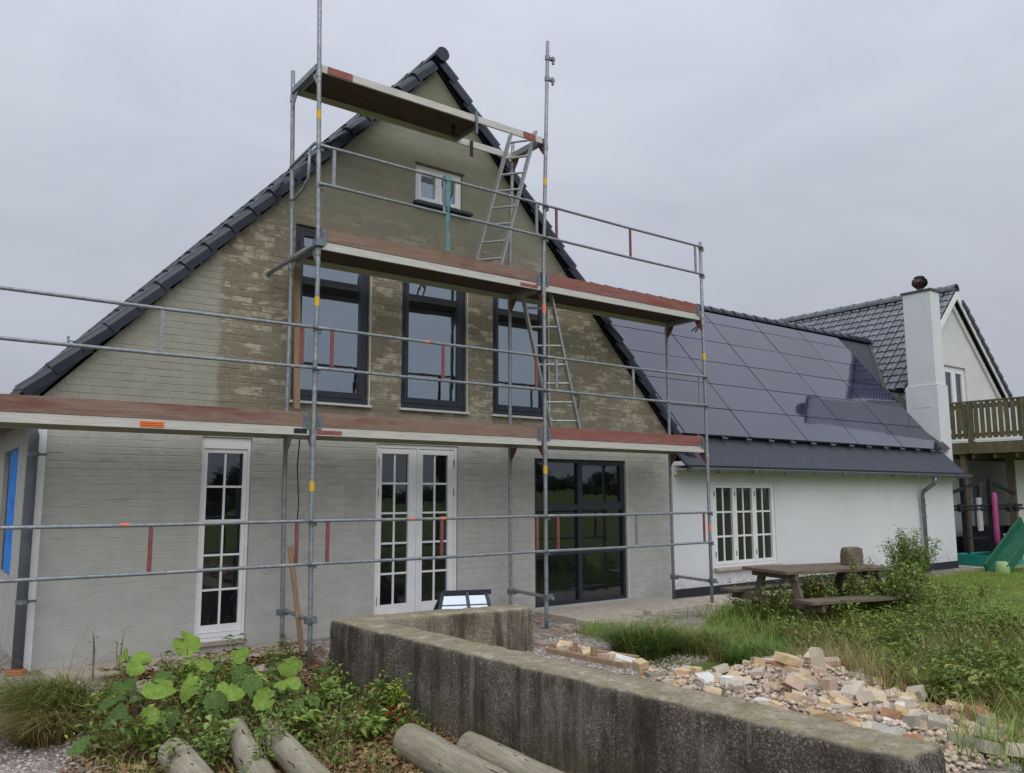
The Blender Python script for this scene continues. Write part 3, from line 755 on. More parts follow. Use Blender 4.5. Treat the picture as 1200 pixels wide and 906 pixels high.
# window: three casements
m_ = MB(); frame_bars(m_, ww[0]+.003, ww[1]-.003, ww[2]+.003, ww[3]-.003, .04, .05, .15)
w4 = m_.build('casement_window', 'whitewood', wing, bevel=.003)
cw = (ww[1]-ww[0]-.08)/3
for k in range(3):
    a = ww[0]+.04+k*cw+.002; b = a+cw-.004
    m_ = MB(); frame_bars(m_, a, b, ww[2]+.045, ww[3]-.045, .055, .04, .12); m_.build('sash', 'whitewood', w4, bevel=.003)
    panes(w4, a+.055, b-.055, ww[2]+.10, ww[3]-.10, 2, 3, .03, .085, 'glass_dim', 'whitewood')
    for z_ in (.6, 1.6): MB().tube([(a+.004, .036, z_-.04), (a+.004, .036, z_+.04)], .009, 8).build('hinge', 'zinc', w4)
MB().box(ww[0]-.04, ww[1]+.04, -.05, wy+.03, ww[2]-.05, ww[2]-.002).build('window_sill', 'slab', w4, bevel=.005)
# felt roof: lower skirt and main slope, hipped into the right house along the valley
TW = math.tan(R(50.4)); RY, RZ = 2.80, 2.535+TW*(2.80-.215)
K = Vector((0, .215, 2.535)); EV = (-.27, 2.045)
mb = MB()
x0, x1 = HW+.12, WR+.05
mb.prism([(x0, EV[0], EV[1]), (x0, K.y, K.z), (x0, K.y, K.z-.05), (x0, EV[0], EV[1]-.045)], (x1-x0, 0, 0))
VE = (14.12, 1.56)
mb.prism([(HW-1.5, K.y, K.z), (13.90, K.y, K.z), (VE[0], VE[1], K.z+TW*(VE[1]-K.y)), (15.66, RY, RZ), (HW-1.5, RY, RZ)], (0, .06, -.05))
mb.prism([(HW, RY, RZ-.01), (15.6, RY, RZ-.01), (15.6, 5.4, 2.6), (HW, 5.4, 2.6)], (0, -.05, -.06))
wroof = mb.build('roof', 'felt', wing)
MB().bar((x0, EV[0]+.005, EV[1]-.025), (x1, EV[0]+.005, EV[1]-.025), .02, .07).build('drip_edge', 'black', wing)
for k in range(30):
    xa = 3.75+k*.40
    if xa > 15.5: break
    ridge_tile(wroof, (xa, RY+.01, RZ+.02), (xa+.43, RY+.01, RZ+.01), .115, 'tile', 9)
MB().tube([(15.55, RY+.01, RZ+.01), (15.74, RY, RZ-.02)], .12, 12).build('ridge_end', 'flash', wroof)
# valley flashing and upstand
n_up = Vector((0, -math.sin(R(50.4)), math.cos(R(50.4))))*.012
va, vb, vc_ = Vector((15.70, RY-.02, RZ-.01)), Vector((VE[0], VE[1], K.z+TW*(VE[1]-K.y))), Vector((13.93, K.y-.02, K.z-.01))
fl = MB()
W1, W2 = Vector((-.20, 0, 0)), Vector((.10, -.12, .10))
for a, b in ((va, vb), (vb, vc_)):
    fl.quad(a+W1+n_up, b+W1+n_up, b+n_up*2, a+n_up*2)                 # strip on the felt
    fl.quad(a+n_up*2, b+n_up*2, b+Vector((.05, -.10, .09)), a+Vector((.05, -.10, .09)))   # upstand
    fl.quad(a+Vector((.05, -.10, .09)), b+Vector((.05, -.10, .09)), b+Vector((.34, .0, .10)), a+Vector((.34, .0, .10)))
fl.build('valley_flashing', 'flash', wroof)
# gutter and zinc downpipe
gm = MB(); gy, gzz = EV[0]-.055, EV[1]-.045
gp = [(gy+.062*math.cos(R(a)), gzz+.062*math.sin(R(a))) for a in range(180, 361, 20)]
for k in range(len(gp)-1):
    gm.quad((x0-.03, *gp[k]), (x0-.03, *gp[k+1]), (x1+.03, *gp[k+1]), (x1+.03, *gp[k]))
for xx in (x0-.03, x1+.03): gm.quad(*[(xx, *q) for q in gp])
gm.tube([(x0-.03, gy-.062, gzz+.004), (x1+.03, gy-.062, gzz+.004)], .009, 6)
gut = gm.build('gutter', 'zinc', wing, smooth=False)
k = 5.2
while k < WR: MB().box(k, k+.03, gy-.066, gy+.066, gzz-.068, gzz-.062).box(k, k+.03, gy-.075, gy-.066, gzz-.06, gzz+.012).build('gutter_bracket', 'zinc', gut); k += .9
dpx = 12.35
wd = MB().tube([(dpx, gy, gzz-.05), (dpx, gy, gzz-.14), (dpx-.01, gy+.03, gzz-.2), (dpx-.05, -.08, gzz-.36), (dpx-.05, -.06, gzz-.46), (dpx-.02, -.05, gzz-.52), (dpx, -.05, -.1)], .043, 12).build('downpipe', 'zinc', wing, smooth=True)
for z_ in (1.1, 1.35, .3): MB().tube([(dpx, -.05, z_-.02), (dpx, -.05, z_+.02)], .052, 12).build('pipe_clip', 'zinc', wd)
# wall lamp under the eaves beside the scaffolding
# ---------------------------------------------------------------- solar array
arr = thing('solar_array', (9, .2, 2.58), 'array of dark solar panels covering the wing roof', 'solar panels')
nW = Vector((0, -math.sin(R(50.4)), math.cos(R(50.4)))); dW = Vector((0, math.cos(R(50.4)), math.sin(R(50.4))))
cols_ = [3.21, 4.95, 6.69, 8.43, 10.20, 11.95, 13.70]
rowh = .692
P0 = Vector((0, .155, 2.555))+nW*.03
for i in range(len(cols_)-1):
    for j in range(6):
        h_ = rowh if j < 5 else .40
        a, b = cols_[i]+.013, cols_[i+1]-.013
        s0, s1 = j*rowh+.009, j*rowh+h_-.009
        tilt = nW*random.uniform(-.003, .003)
        c = [P0+dW*s0+Vector((a, 0, 0)), P0+dW*s0+Vector((b, 0, 0))+tilt, P0+dW*s1+Vector((b, 0, 0))+tilt, P0+dW*s1+Vector((a, 0, 0))]
        MB().prism([q+nW*.0 for q in c], nW*.035).build('solar_panel', 'solar', arr)
MB().prism([P0+dW*.03-nW*.022+Vector((3.25, 0, 0)), P0+dW*.03-nW*.022+Vector((13.68, 0, 0)), P0+dW*3.84-nW*.022+Vector((13.68, 0, 0)), P0+dW*3.84-nW*.022+Vector((3.25, 0, 0))], nW*.012).build('backing_sheet', 'black', arr)
m_ = MB()
for j in range(6):
    for t_ in (.18, .5): m_.bar(P0+dW*(j*rowh+t_*rowh)-nW*.018+Vector((3.3, 0, 0)), P0+dW*(j*rowh+t_*rowh)-nW*.018+Vector((13.66, 0, 0)), .03, .03, nW)
m_.build('mounting_rail', 'black', arr)
for k in range(13):
    xx = 5.3+k*.66
    if xx > 13.6: break
    MB().bar(P0+Vector((xx, 0, 0))-dW*.05-nW*.005, P0+Vector((xx, 0, 0))+dW*.03-nW*.005, .05, .03, nW).tube([P0+Vector((xx-.03, 0, 0))-dW*.05+nW*.02, P0+Vector((xx+.05, 0, 0))-dW*.05+nW*.02], .014, 8).build('clamp', 'zinc', arr)

# ================================================================== RIGHT HOUSE
rh = thing('white_gabled_house', (16.8, 4, 0), 'white gabled house with grey tiled roof, chimney and balcony at the right', 'house')
Yg = 1.28; XL, XA_, XR = 14.10, 17.15, 20.2; ZE, ZA = 4.16, 7.10
sR = (ZA-ZE)/(XA_-XL); angR = math.atan(sR)
bd = (16.50, 17.75, 2.9, 4.98); gw = (17.05, 18.85, .55, 1.95)
mb = MB(); wall_with_holes(mb, XL+.15, XR-.15, -.3, ZA-.12, [bd, gw], Yg, [(sR, 1, ZA-.12+sR*XA_), (-sR, 1, ZA-.12-sR*XA_)], .16)
mb.quad((XL+.15, Yg, -.3), (XL+.15, 10, -.3), (XL+.15, 10, ZE), (XL+.15, Yg, ZE+.05)); mb.quad((XR-.15, Yg, -.3), (XR-.15, 10, -.3), (XR-.15, 10, ZE), (XR-.15, Yg, ZE))
mb.quad((XL+.15, 10, -.3), (XR-.15, 10, -.3), (XR-.15, 10, ZE), (XA_, 10, ZA-.12), (XL+.15, 10, ZE))
mb.build('wall', 'render2', rh)
mb = MB()
for sgn in (-1, 1):
    d = Vector((sgn*math.cos(angR), 0, -math.sin(angR))); nR = Vector((sgn*math.sin(angR), 0, math.cos(angR)))
    ln = (XA_-XL)/math.cos(angR)
    A = Vector((XA_, Yg-.16, ZA-.06)); mb.prism([A, A+d*ln, A+d*ln-nR*.07, A-Vector((0, 0, .07/math.cos(angR)))], (0, 9.2, 0))
rroof = mb.build('roof', 'black', rh)
mb = MB()
for sgn in (-1, 1):       # white barge boards
    d = Vector((sgn*math.cos(angR), 0, -math.sin(angR))); nR = Vector((sgn*math.sin(angR), 0, math.cos(angR)))
    A = Vector((XA_, Yg-.19, ZA-.09)); B = A+d*((XA_-XL)/math.cos(angR))
    mb.prism([A, B, B-nR*.15, A-Vector((0, 0, .15/math.cos(angR)))], (0, .028, 0))
    A = Vector((XA_, Yg-.06, ZA-.33)); B = A+d*((XA_-XL)/math.cos(angR)-.1)
    mb.prism([A, B, B-nR*.12, A-Vector((0, 0, .12/math.cos(angR)))], (0, .055, 0))
mb.build('barge_board', 'whitewood', rh)
# S-shaped roof tiles, one object each on the slope that shows
def tile_mesh(wd, ln):
    """pan tile: two broad rolls with a groove between, a drooping water channel at one side, thick lower edge"""
    m_ = MB(); pr = [(0, -.012), (.03, .020), (.065, .034), (.105, .030), (.125, .010), (.145, .030), (.185, .034), (.22, .018), (.245, -.012)]
    pr = [(u*wd/.245, h) for u, h in pr]; n_ = len(pr)
    for xx, dz in ((0, 0), (ln, .034)):
        for u, h in pr: m_.v.append((xx, u, h+dz))
        for u, h in pr: m_.v.append((xx, u, h+dz-.022))
    N2 = 2*n_
    for k in range(n_-1):
        m_.f += [(k, N2+k, N2+k+1, k+1), (N2+k, N2+n_+k, N2+n_+k+1, N2+k+1)]
    me = bpy.data.meshes.new('roof_tile'); me.from_pydata(m_.v, [], m_.f); me.update(); me.materials.append(M['tile_r']); return me
tw, tl = .27, .285; tme = tile_mesh(.245, tl+.02)
d = Vector((-math.cos(angR), 0, -math.sin(angR))); nR = Vector((-math.sin(angR), 0, math.cos(angR))); ln = (XA_-XL)/math.cos(angR)
stuff = MB(); nind = 0
ro = loc_of(rroof)
for rr in range(15):
    s0 = ln-tl-.03-rr*tl
    if s0 < -.1: continue
    for c in range(28):
        y0 = Yg-.15+c*tw
        p = Vector((XA_, y0, ZA-.045))+d*s0
        # tiles that the wing's roof hides are left out
        if p.z < K.z+TW*(min(p.y, RY)-K.y)-.45 and p.y > 1.5 and p.x < 15.9: continue
        if c < 22 and nind < 299:
            o = bpy.data.objects.new('roof_tile', tme); col.objects.link(o); o.parent = rroof
            dd = (d-nR*random.uniform(-.008, .008)).normalized()
            place_axes(o, p-ro, dd, Vector((0, 1, 0)), Vector((0, 1, 0)).cross(dd)*-1 if False else nR); nind += 1
        else:
            i0 = len(stuff.v)
            for v_ in tme.vertices: stuff.v.append(tuple(p+d*v_.co.x+Vector((0, 1, 0))*v_.co.y+nR*v_.co.z))
            for f_ in tme.polygons: stuff.f.append(tuple(i0+k for k in f_.vertices))
# right slope of the same roof, facing away
d2v = Vector((math.cos(angR), 0, -math.sin(angR))); n2v = Vector((math.sin(angR), 0, math.cos(angR)))
for rr in range(15):
    s0 = ln-tl-.03-rr*tl
    if s0 < -.1: continue
    for c in range(10):
        p = Vector((XA_, Yg-.15+c*tw, ZA-.045))+d2v*s0; i0 = len(stuff.v)
        for v_ in tme.vertices: stuff.v.append(tuple(p+d2v*v_.co.x+Vector((0, 1, 0))*v_.co.y+n2v*v_.co.z))
        for f_ in tme.polygons: stuff.f.append(tuple(i0+k for k in f_.vertices)[::-1])
tag(stuff.build('roof_tiling', 'tile_r', rroof), kind='stuff')
vt2 = vt.copy(); vt2.materials.clear(); vt2.materials.append(M['tile'])
for sgn in (1,):
    d_ = Vector((sgn*math.cos(angR), 0, -math.sin(angR))); n_ = Vector((sgn*math.sin(angR), 0, math.cos(angR)))
    for k in range(12):
        s0 = ln-.38-k*.345
        if s0 < .12: continue
        o = bpy.data.objects.new('verge_tile', vt2); col.objects.link(o); o.parent = rroof
        place_axes(o, Vector((XA_, Yg-.19, ZA-.03))+d_*s0-ro, d_, Vector((0, 1, 0)), n_); o.scale = (1, .7, 1)
for k in range(20):
    y0 = Yg-.2+k*.42; ridge_tile(rroof, (XA_, y0, ZA-.035), (XA_, y0+.45, ZA-.045), .15, 'tile_r')
# gable door to the balcony
m_ = MB(); frame_bars(m_, bd[0], bd[1], bd[2], bd[3], .06, Yg+.06, Yg+.16); bdo = m_.build('balcony_door', 'whitewood', rh)
for a, b in ((bd[0]+.062, 17.123), (17.127, bd[1]-.062)):
    m_ = MB(); frame_bars(m_, a, b, bd[2]+.062, bd[3]-.062, .11, Yg+.05, Yg+.14, .3); m_.build('door_leaf', 'whitewood', bdo)
    MB().box(a+.11, b-.11, Yg+.09, Yg+.10, bd[2]+.36, bd[3]-.17).build('pane', 'glass_low', bdo)
# ground floor window under the balcony
m_ = MB(); frame_bars(m_, gw[0], gw[1], gw[2], gw[3], .06, Yg+.05, Yg+.15); gwo = m_.build('porch_window', 'whitewood', rh)
for k in range(3):
    a = gw[0]+.06+k*.56; m_ = MB(); frame_bars(m_, a, a+.555, gw[2]+.06, gw[3]-.06, .06, Yg+.04, Yg+.12); m_.build('sash', 'whitewood', gwo)
    MB().box(a+.06, a+.495, Yg+.08, Yg+.09, gw[2]+.12, gw[3]-.12).build('pane', 'glass_dim', gwo)
MB().box(gw[0]-.05, gw[1]+.05, Yg-.06, Yg+.03, gw[2]-.05, gw[2]-.003).build('window_sill', 'slab', gwo)
MB().box(15.4, 19.6, Yg-.02, Yg-.003, -.3, .50).build('plinth', 'plinth', rh)
MB().box(17.0, 22, -.02, .08, -.2, 2.44).build('side_screen', 'render2', rh)
MB().box(16.88, 17.0, -.06, .10, -.2, 2.46).build('support_post', 'oldwood', rh)
# chimney
cx0, cx1, cy0, cy1 = 14.02, 14.46, .30, .98
mb = MB().box(cx0, cx1, cy0, cy1, 1.9, 6.42).box(cx0-.035, cx1+.035, cy0-.035, cy1+.06, 1.9, 4.13)
mb.prism([(cx0-.035, cy0-.035, 4.13), (cx1+.035, cy0-.035, 4.13), (cx1+.035, cy1, 4.13), (cx0-.035, cy1, 4.13)], (0, 0, .025))
ch = mb.build('chimney', 'chim', rh, bevel=.012)
MB().box(cx0-.03, cx1+.03, cy0-.03, cy1+.03, 6.42, 6.47).build('chimney_cap', 'flash', ch)
MB().box(cx0-.041, cx0-.034, .44, .86, 3.62, 3.95).build('soot_hatch', 'chim', ch, bevel=.002)
vx, vy = (cx0+cx1)/2, (cy0+cy1)/2
vent = MB().lathe((vx, vy, 6.47), [(.07, 0), (.07, .08), (.10, .10)], 14).build('chimney_vent', 'maroon', ch)
MB().lathe((vx, vy, 6.57), [(.09, 0), (.13, .06), (.15, .13), (.13, .20), (.09, .26)], 14).build('vent_core', 'black', vent)
for k in range(16):
    a = 2*math.pi*k/16
    pts = [(vx+rr_*math.cos(a+t_), vy+rr_*math.sin(a+t_), 6.57+z_) for rr_, z_, t_ in ((.10, 0, 0), (.165, .06, .08), (.185, .13, .16), (.165, .20, .24), (.09, .26, .32))]
    pts2 = [(vx+(rr_-.03)*math.cos(a+t_+.25), vy+(rr_-.03)*math.sin(a+t_+.25), 6.57+z_) for rr_, z_, t_ in ((.10, 0, 0), (.165, .06, .08), (.185, .13, .16), (.165, .20, .24), (.09, .26, .32))]
    m_ = MB()
    for q in range(4): m_.quad(pts[q], pts[q+1], pts2[q+1], pts2[q])
    m_.build('vent_blade', 'maroon', vent)
MB().lathe((vx, vy, 6.81), [(.12, 0), (.13, .02), (.09, .05), (.02, .065)], 14).build('vent_cap', 'maroon', vent)
# balcony, seen from its left side
BX = 15.97; b0, b1 = Yg-.005, -1.75
bal = MB().box(BX, 21.5, b1, b0, 2.62, 2.80).build('balcony', 'balwood', rh)
MB().box(BX-.045, BX-.003, b1, b0, 2.58, 2.86).build('edge_beam', 'balwood', bal)
MB().box(BX-.05, BX+.06, b1, b0, 2.885, 2.91).build('edge_trim', 'whitewood', bal)
MB().box(BX-.06, BX+.06, b1, b0, 3.85, 3.89).build('handrail', 'balwood', bal, bevel=.005)
MB().box(BX-.02, BX+.02, b1, b0, 3.70, 3.80).build('rail', 'balwood', bal)
MB().box(BX-.02, BX+.02, b1, b0, 3.00, 3.09).build('rail', 'balwood', bal)
for y_ in (.46, -.78, -1.7): MB().box(BX-.075, BX+.03, y_-.06, y_+.06, 2.60, 3.845).build('post', 'balwood', bal)
y_ = b0-.06
while y_ > b1:
    MB().box(BX-.035, BX-.021, y_-.105, y_, 2.95, 3.84+random.uniform(-.01, .004)).build('baluster', 'balwood', bal); y_ -= .142
x_ = BX+.1
while x_ < 21.4:
    MB().box(x_, x_+.105, b1, b1+.02, 2.95, 3.84).build('baluster', 'balwood', bal); x_ += .15
MB().box(BX, 21.5, b1-.02, b1+.05, 3.85, 3.89).build('handrail', 'balwood', bal)
for x_, y_ in ((BX+.12, .75), (BX+.12, b1+.15), (18.5, b1+.15)): MB().box(x_-.06, x_+.06, y_-.06, y_+.06, -.3, 2.62).build('support_post', 'oldwood', bal)
k = b1+.2
while k < b0: MB().box(BX+.02, 21.4, k, k+.045, 2.46, 2.618).build('joist', 'oldwood', bal); k += .5

# ================================================================== SCAFFOLDING
scf = thing('scaffolding', (1, -.7, 0), 'galvanised steel scaffolding with three decks across the gable', 'scaffolding')
XS = [-5.179, -2.081, 1.017, 4.115]; YF, YI = -1.032, -.30
Z0 = [.29, 2.29, 4.29, 6.29]
tops_f = [3.4, 9.2, 7.66, 5.42]; tops_i = [2.3, 6.5, 6.48, 4.3]
def lean(i, z):
    if i == 1: return -.075*max(0, (z-4)/3.2)+.03*max(0, (1.6-z)/1.6)
    if i == 2: return .10*max(0, (z-4.6)/3.0)
    return 0
def gpz(x, y): return float(gz(x, y))
for i, X in enumerate(XS):
    fr = thing('frame', (X, YF, 0), None, None); fr.parent = scf; fr.location = Vector((X, YF, 0))-loc_of(scf)
    for yy, tp in ((YF, tops_f[i]), (YI, tops_i[i])):
        zb = gpz(X, yy)+.01
        zs = [zb+.0, .2, 1.6, 2.4, 4.0, 4.6, 6.2, tp] if tp > 6.3 else ([zb, 1.0, 2.3, 4.2, tp] if tp > 4.25 else [zb, 1.0, tp])
        MB().tube([(X+lean(i, q), yy, q) for q in zs], .0245, 12).build('post', 'galv', fr, smooth=True)
        MB().tube([(X+lean(i, 0), yy, zb-.01), (X+lean(i, 0), yy, .24)], .017, 8).box(X-.075, X+.075, yy-.075, yy+.075, zb-.012, zb-.004).build('base_jack', 'zinc', fr)
        for q in (2.22, 4.22, 6.22):
            if q > tp-.05: continue
            xx = X+lean(i, q)
            MB().tube([(xx, yy, q-.10), (xx, yy, q-.02)], .030, 12).build('collar', 'galv', fr)
            # corner gusset
            s_ = 1 if yy == YF else -1
            MB().prism([(xx-.006, yy+s_*.022, q-.015), (xx-.006, yy+s_*.15, q-.015), (xx-.006, yy+s_*.12, q-.07), (xx-.006, yy+s_*.022, q-.19)], (.012, 0, 0)).build('gusset', 'redsteel' if i >= 2 else 'galv', fr)
        for q in (1.33, .905, 3.33, 2.905, 5.33, 4.905):
            if yy == YF and q < tp-.02 and not (i == 0 and q > 4):
                xx = X+lean(i, q)
                MB().box(xx+.0, xx+.05, YF-.028, YF+.02, q-.055, q-.0).tube([(xx, YF, q-.035), (xx, YF, q+.012)], .031, 10).build('rail_clip', 'zinc', fr)
    for q in Z0[1:]:
        if q > tops_f[i]-.1 or (q > tops_i[i]): continue
        xx = X+lean(i, q)
        MB().bar((xx, YF+.02, q-.045), (xx, YI-.02, q-.045), .05, .065).build('transom', 'galv', fr)
    MB().tube([(X+.05, YF-.07, .33), (X+.05, YI+.09, .36)], .022, 10).build('base_tie', 'galv', fr)
    for yy in (YF, YI): MB().box(X-.03, X+.08, yy-.035, yy+.035, .31, .375).build('coupler', 'zinc', fr)
    for q, m__ in {1: ((5.69, 'yellow'), (3.62, 'yellow'), (1.68, 'yellow')), 2: ((5.67, 'yellow'), (3.96, 'salmon'), (1.9, 'yellow')), 3: ((3.64, 'yellow'), (1.1, 'salmon'))}.get(i, ()):
        MB().tube([(X+lean(i, q), YF, q-.05), (X+lean(i, q), YF, q+.05)], .0262, 12).build('inspection_tag', m__, fr)
# extra couplers near the top of the second frame
for q in (7.12, 7.42):
    xx = XS[2]+lean(2, q); fo = [o for o in scf.children][2]
    MB().tube([(xx, YF, q-.03), (xx, YF, q+.03)], .034, 10).box(xx+.01, xx+.12, YF-.02, YF+.02, q-.015, q+.02).tube([(xx+.10, YF, q-.06), (xx+.10, YF, q+.045)], .018, 8).build('coupler', 'zinc', fo)
# double guard rails
RAIL_COL = {(0, 0): 'rrr', (0, 1): 'rrr', (0, 2): 'rgr', (1, 0): 'ggr', (1, 1): 'rrr', (1, 2): 'ggg', (2, 1): 'ggg', (2, 2): 'rrg'}
for (lv, i), colr in RAIL_COL.items():
    a, b = XS[i]+.03, XS[i+1]-.03; zh, zl = Z0[lv]+1.04, Z0[lv]+.612
    la, lb = lean(i, zh), lean(i+1, zh)
    if lv == 0: zh, zl = 1.33, .90
    yo = YF-.04
    MBt = MB().tube([(a+la-.03, yo, zh), (a+la+.1, yo, zh), ((a+b)/2, yo, zh-.006), (b+lb-.1, yo, zh), (b+lb+.03, yo, zh)], .0175, 10)
    gr = MBt.build('guard_rail', 'galv', scf, smooth=True)
    MB().tube([(a+la-.03, yo, zl), (a+la+.1, yo, zl), ((a+b)/2, yo, zl-.006), (b+lb-.1, yo, zl), (b+lb+.03, yo, zl)], .0175, 10).build('lower_rail', 'galv', gr, smooth=True)
    for off, cc in zip((.165, 1.55, 2.93), colr):
        xx = XS[i]+off+(la if off < 1 else lb if off > 2 else 0)
        MB().box(xx-.018, xx+.018, yo-.008, yo+.008, zl, zh).build('rail_strut', 'redsteel' if cc == 'r' else 'galv', gr)
for x_, z_ in ((-3.89, 1.33), (-.79, 3.325), (-1.86+.9, 1.33), (-.55, 1.326)):
    MB().tube([(x_, YF-.04, z_), (x_+.07, YF-.04, z_)], .0192, 10).build('tape_mark', 'salmon', scf)
# end guard rail of the second level
xe = XS[1]-.03
eg = MB().tube([(xe-.02, YI, 5.33), (xe-.04, YF, 5.36)], .0175, 10).build('end_rail', 'galv', scf, smooth=True)
MB().tube([(xe-.02, YI-.03, 4.93), (xe-.03, YI-.16, 4.90), (xe-.04, YF+.30, 4.93), (xe-.04, YF+.16, 5.02), (xe-.04, YF+.14, 5.34)], .0165, 10).build('lower_rail', 'galv', eg, smooth=True)
# decks
def deck(i, lv, full=True, x0=None, x1=None, name='deck'):
    a, b = (XS[i]+.035 if x0 is None else x0), (XS[i+1]-.035 if x1 is None else x1); z1 = Z0[lv]
    a += lean(i, z1); b += lean(i+1, z1)
    dk = MB().box(a+.03, b-.03, YF+.055, YI-.055, z1-.022, z1-.006).build(name, 'deckply', scf)
    for y_ in (YF+.028, YI-.052): MB().box(a, b, y_, y_+.026, z1-.085, z1).build('side_beam', 'deckbeam', dk)
    for x_ in (a, b-.028): MB().box(x_, x_+.028, YF+.056, YI-.054, z1-.08, z1-.002).build('end_beam', 'alu', dk)
    return dk
deck_of = {}
for i, lv in ((0, 1), (1, 1), (2, 1), (1, 2), (2, 2)): deck_of[i, lv] = deck(i, lv)
dk = deck(1, 3, name='hatch_deck', x1=XS[2]-.035)
# the hatch of the top deck stands open: replace the ply so that it stops short
for c in list(dk.children): pass
me = dk.data
for v_ in me.vertices:
    if v_.co.x+loc_of(dk).x > 0: v_.co.x -= .86
MB().box(XS[2]-.93, XS[2]-.905, YF+.056, YI-.054, Z0[3]-.078, Z0[3]-.004).build('end_beam', 'alu', dk)
MB().box(-.05, -.02, YF+.0, YF+.024, Z0[3]-.25, Z0[3]+.05).build('hatch_latch', 'zinc', dk)
MB().box(.30, .34, YI-.1, YI-.08, Z0[3]-.24, Z0[3]-.02).build('hatch_latch', 'black', dk)
MB().box(-.2, -.16, YF+.3, YF+.33, Z0[3]-.22, Z0[3]-.06).build('hatch_latch', 'black', dk)
for x_, a in ((XS[1]+.06, .3), (XS[2]-.3, .2)):
    MB().box(x_, x_+a, YF+.021, YF+.0268, Z0[3]-.083, Z0[3]-.003).build('end_marking', 'redlabel', dk)
for i, lv, x_, a in ((1, 1, XS[1]+.05, .28), (1, 2, XS[2]-.36, .28)):
    MB().box(x_, x_+a, YF+.021, YF+.0268, Z0[lv]-.07, Z0[lv]-.03).build('end_marking', 'redlabel', deck_of[i, lv])
st = MB().box(-3.76, -3.55, YF+.021, YF+.0268, Z0[1]-.072, Z0[1]-.022).build('sticker', 'orange', deck_of[0, 1])
m_ = MB()
for r_ in range(2):
    x_ = -3.75
    while x_ < -3.57:
        a = random.uniform(.008, .022); m_.box(x_, x_+a, YF+.019, YF+.0205, Z0[1]-.042-.018*r_, Z0[1]-.036-.018*r_); x_ += a+.008
m_.build('sticker_print', 'orangeprint', st)
MB().box(XS[1]-.20, XS[1]-.06, YF+.021, YF+.0268, Z0[1]-.068, Z0[1]-.02).build('stencil_mark', 'black', deck_of[0, 1])
# toe boards
for i, lv, mt in ((0, 1, 'toeboard'), (1, 1, 'toeboard'), (2, 1, 'toered'), (1, 2, 'toeboard'), (2, 2, 'toered')):
    a, b = XS[i]+.04, XS[i+1]-.045
    tb = MB().box(a, b, YF+.022, YF+.05, Z0[lv]+.003, Z0[lv]+.152).build('toe_board', mt, scf, bevel=.003)
    for x_ in (a-.004, b-.06): MB().box(x_, x_+.064, YF+.014, YF+.021, Z0[lv]-.02, Z0[lv]+.13).box(x_+.02, x_+.045, YF+.0, YF+.014, Z0[lv]+.02, Z0[lv]+.11).build('toe_board_clip', 'zinc', tb)
# wall tie and bracing bits
MB().tube([(-2.10, YF-.05, 4.26), (-2.235, -.02, 4.12)], .024, 10).build('wall_tie', 'galv', scf, smooth=True)
MB().tube([(-2.235, -.03, 4.12), (-2.24, .012, 4.115)], .03, 8).build('tie_anchor', 'zinc', scf)
MB().box(-2.14, -2.04, YF-.08, YF+.03, 4.21, 4.29).build('coupler', 'zinc', scf)
MB().tube([(4.13, YF+.02, 4.20), (4.75, -.35, 4.21)], .015, 8).tube([(4.13, YF+.1, 4.14), (4.60, -.40, 4.20)], .015, 8).build('bracket', 'galv', scf)

# ladders, straps, loose planks: things of their own
def ladder(a0, a1, b0, b1, n, label, rung_from=.12):
    """a0,b0 bottoms of the stiles, a1,b1 their tops"""
    a0, a1, b0, b1 = map(Vector, (a0, a1, b0, b1))
    t = thing('ladder', (a0+b0)/2, label, 'ladder', 'aluminium ladders between the decks')
    for p, q in ((a0, a1), (b0, b1)): MB().bar(p, q, .026, .062, (0, 1, .3)).build('stile', 'alu', t)
    for k in range(n):
        f = rung_from+(1-rung_from-.06)*k/(n-1); MB().tube([a0.lerp(a1, f), b0.lerp(b1, f)], .016, 8).build('rung', 'alu', t)
ladder((.15, -.62, 4.31), (.80, -.62, 6.40), (.37, -.90, 4.31), (1.0, -.90, 6.40), 8, 'upper aluminium ladder rising to the top deck hatch')
ladder((1.50, -.62, 2.31), (.93, -.62, 4.42), (1.80, -.84, 2.31), (1.24, -.84, 4.42), 8, 'lower aluminium ladder standing on the first deck')
stp = MB(); pts = [(-.495+.006*math.sin(k*1.7), YF-.062+.004*math.cos(k), 5.345-k*.09) for k in range(11)]
for k in range(10):
    p, q = pts[k], pts[k+1]; wd_ = .012+.012*math.sin(k*.9)**2 if k > 3 else .030
    stp.quad((p[0]-wd_, p[1], p[2]), (p[0]+wd_, p[1]-.008, p[2]), (q[0]+wd_, q[1]-.008, q[2]), (q[0]-wd_, q[1], q[2]))
    stp.quad((p[0]-wd_, p[1]+.004, p[2]), (q[0]-wd_, q[1]+.004, q[2]), (q[0]+wd_, q[1]-.004, q[2]), (p[0]+wd_, p[1]-.004, p[2]))
stp.box(-.54, -.45, YF-.072, YF-.008, 5.30, 5.36)
tag(stp.build('lifting_strap', 'strap', None, org=(-.49, YF, 4.4)), 'teal strap hanging from the guard rail by the attic window', 'strap')
tag(MB().bar((-2.0, YF+.30, gpz(-2, -.7)+.02), (-2.13, YF+.40, 1.06), .055, .022, (0, 1, 0)).build('leaning_plank', 'plank', None, org=(-2.0, -.7, 0), bevel=.003), 'bare timber plank leaning behind the left scaffold post', 'plank')
tag(MB().bar((-1.955, -.265, 2.55), (-1.99, -.24, 4.22), .075, .03, (0, 1, 0)).build('upright_plank', 'plank', None, org=(-1.96, -.26, 2.5), bevel=.003), 'raw timber batten standing upright by the left upper window', 'batten')
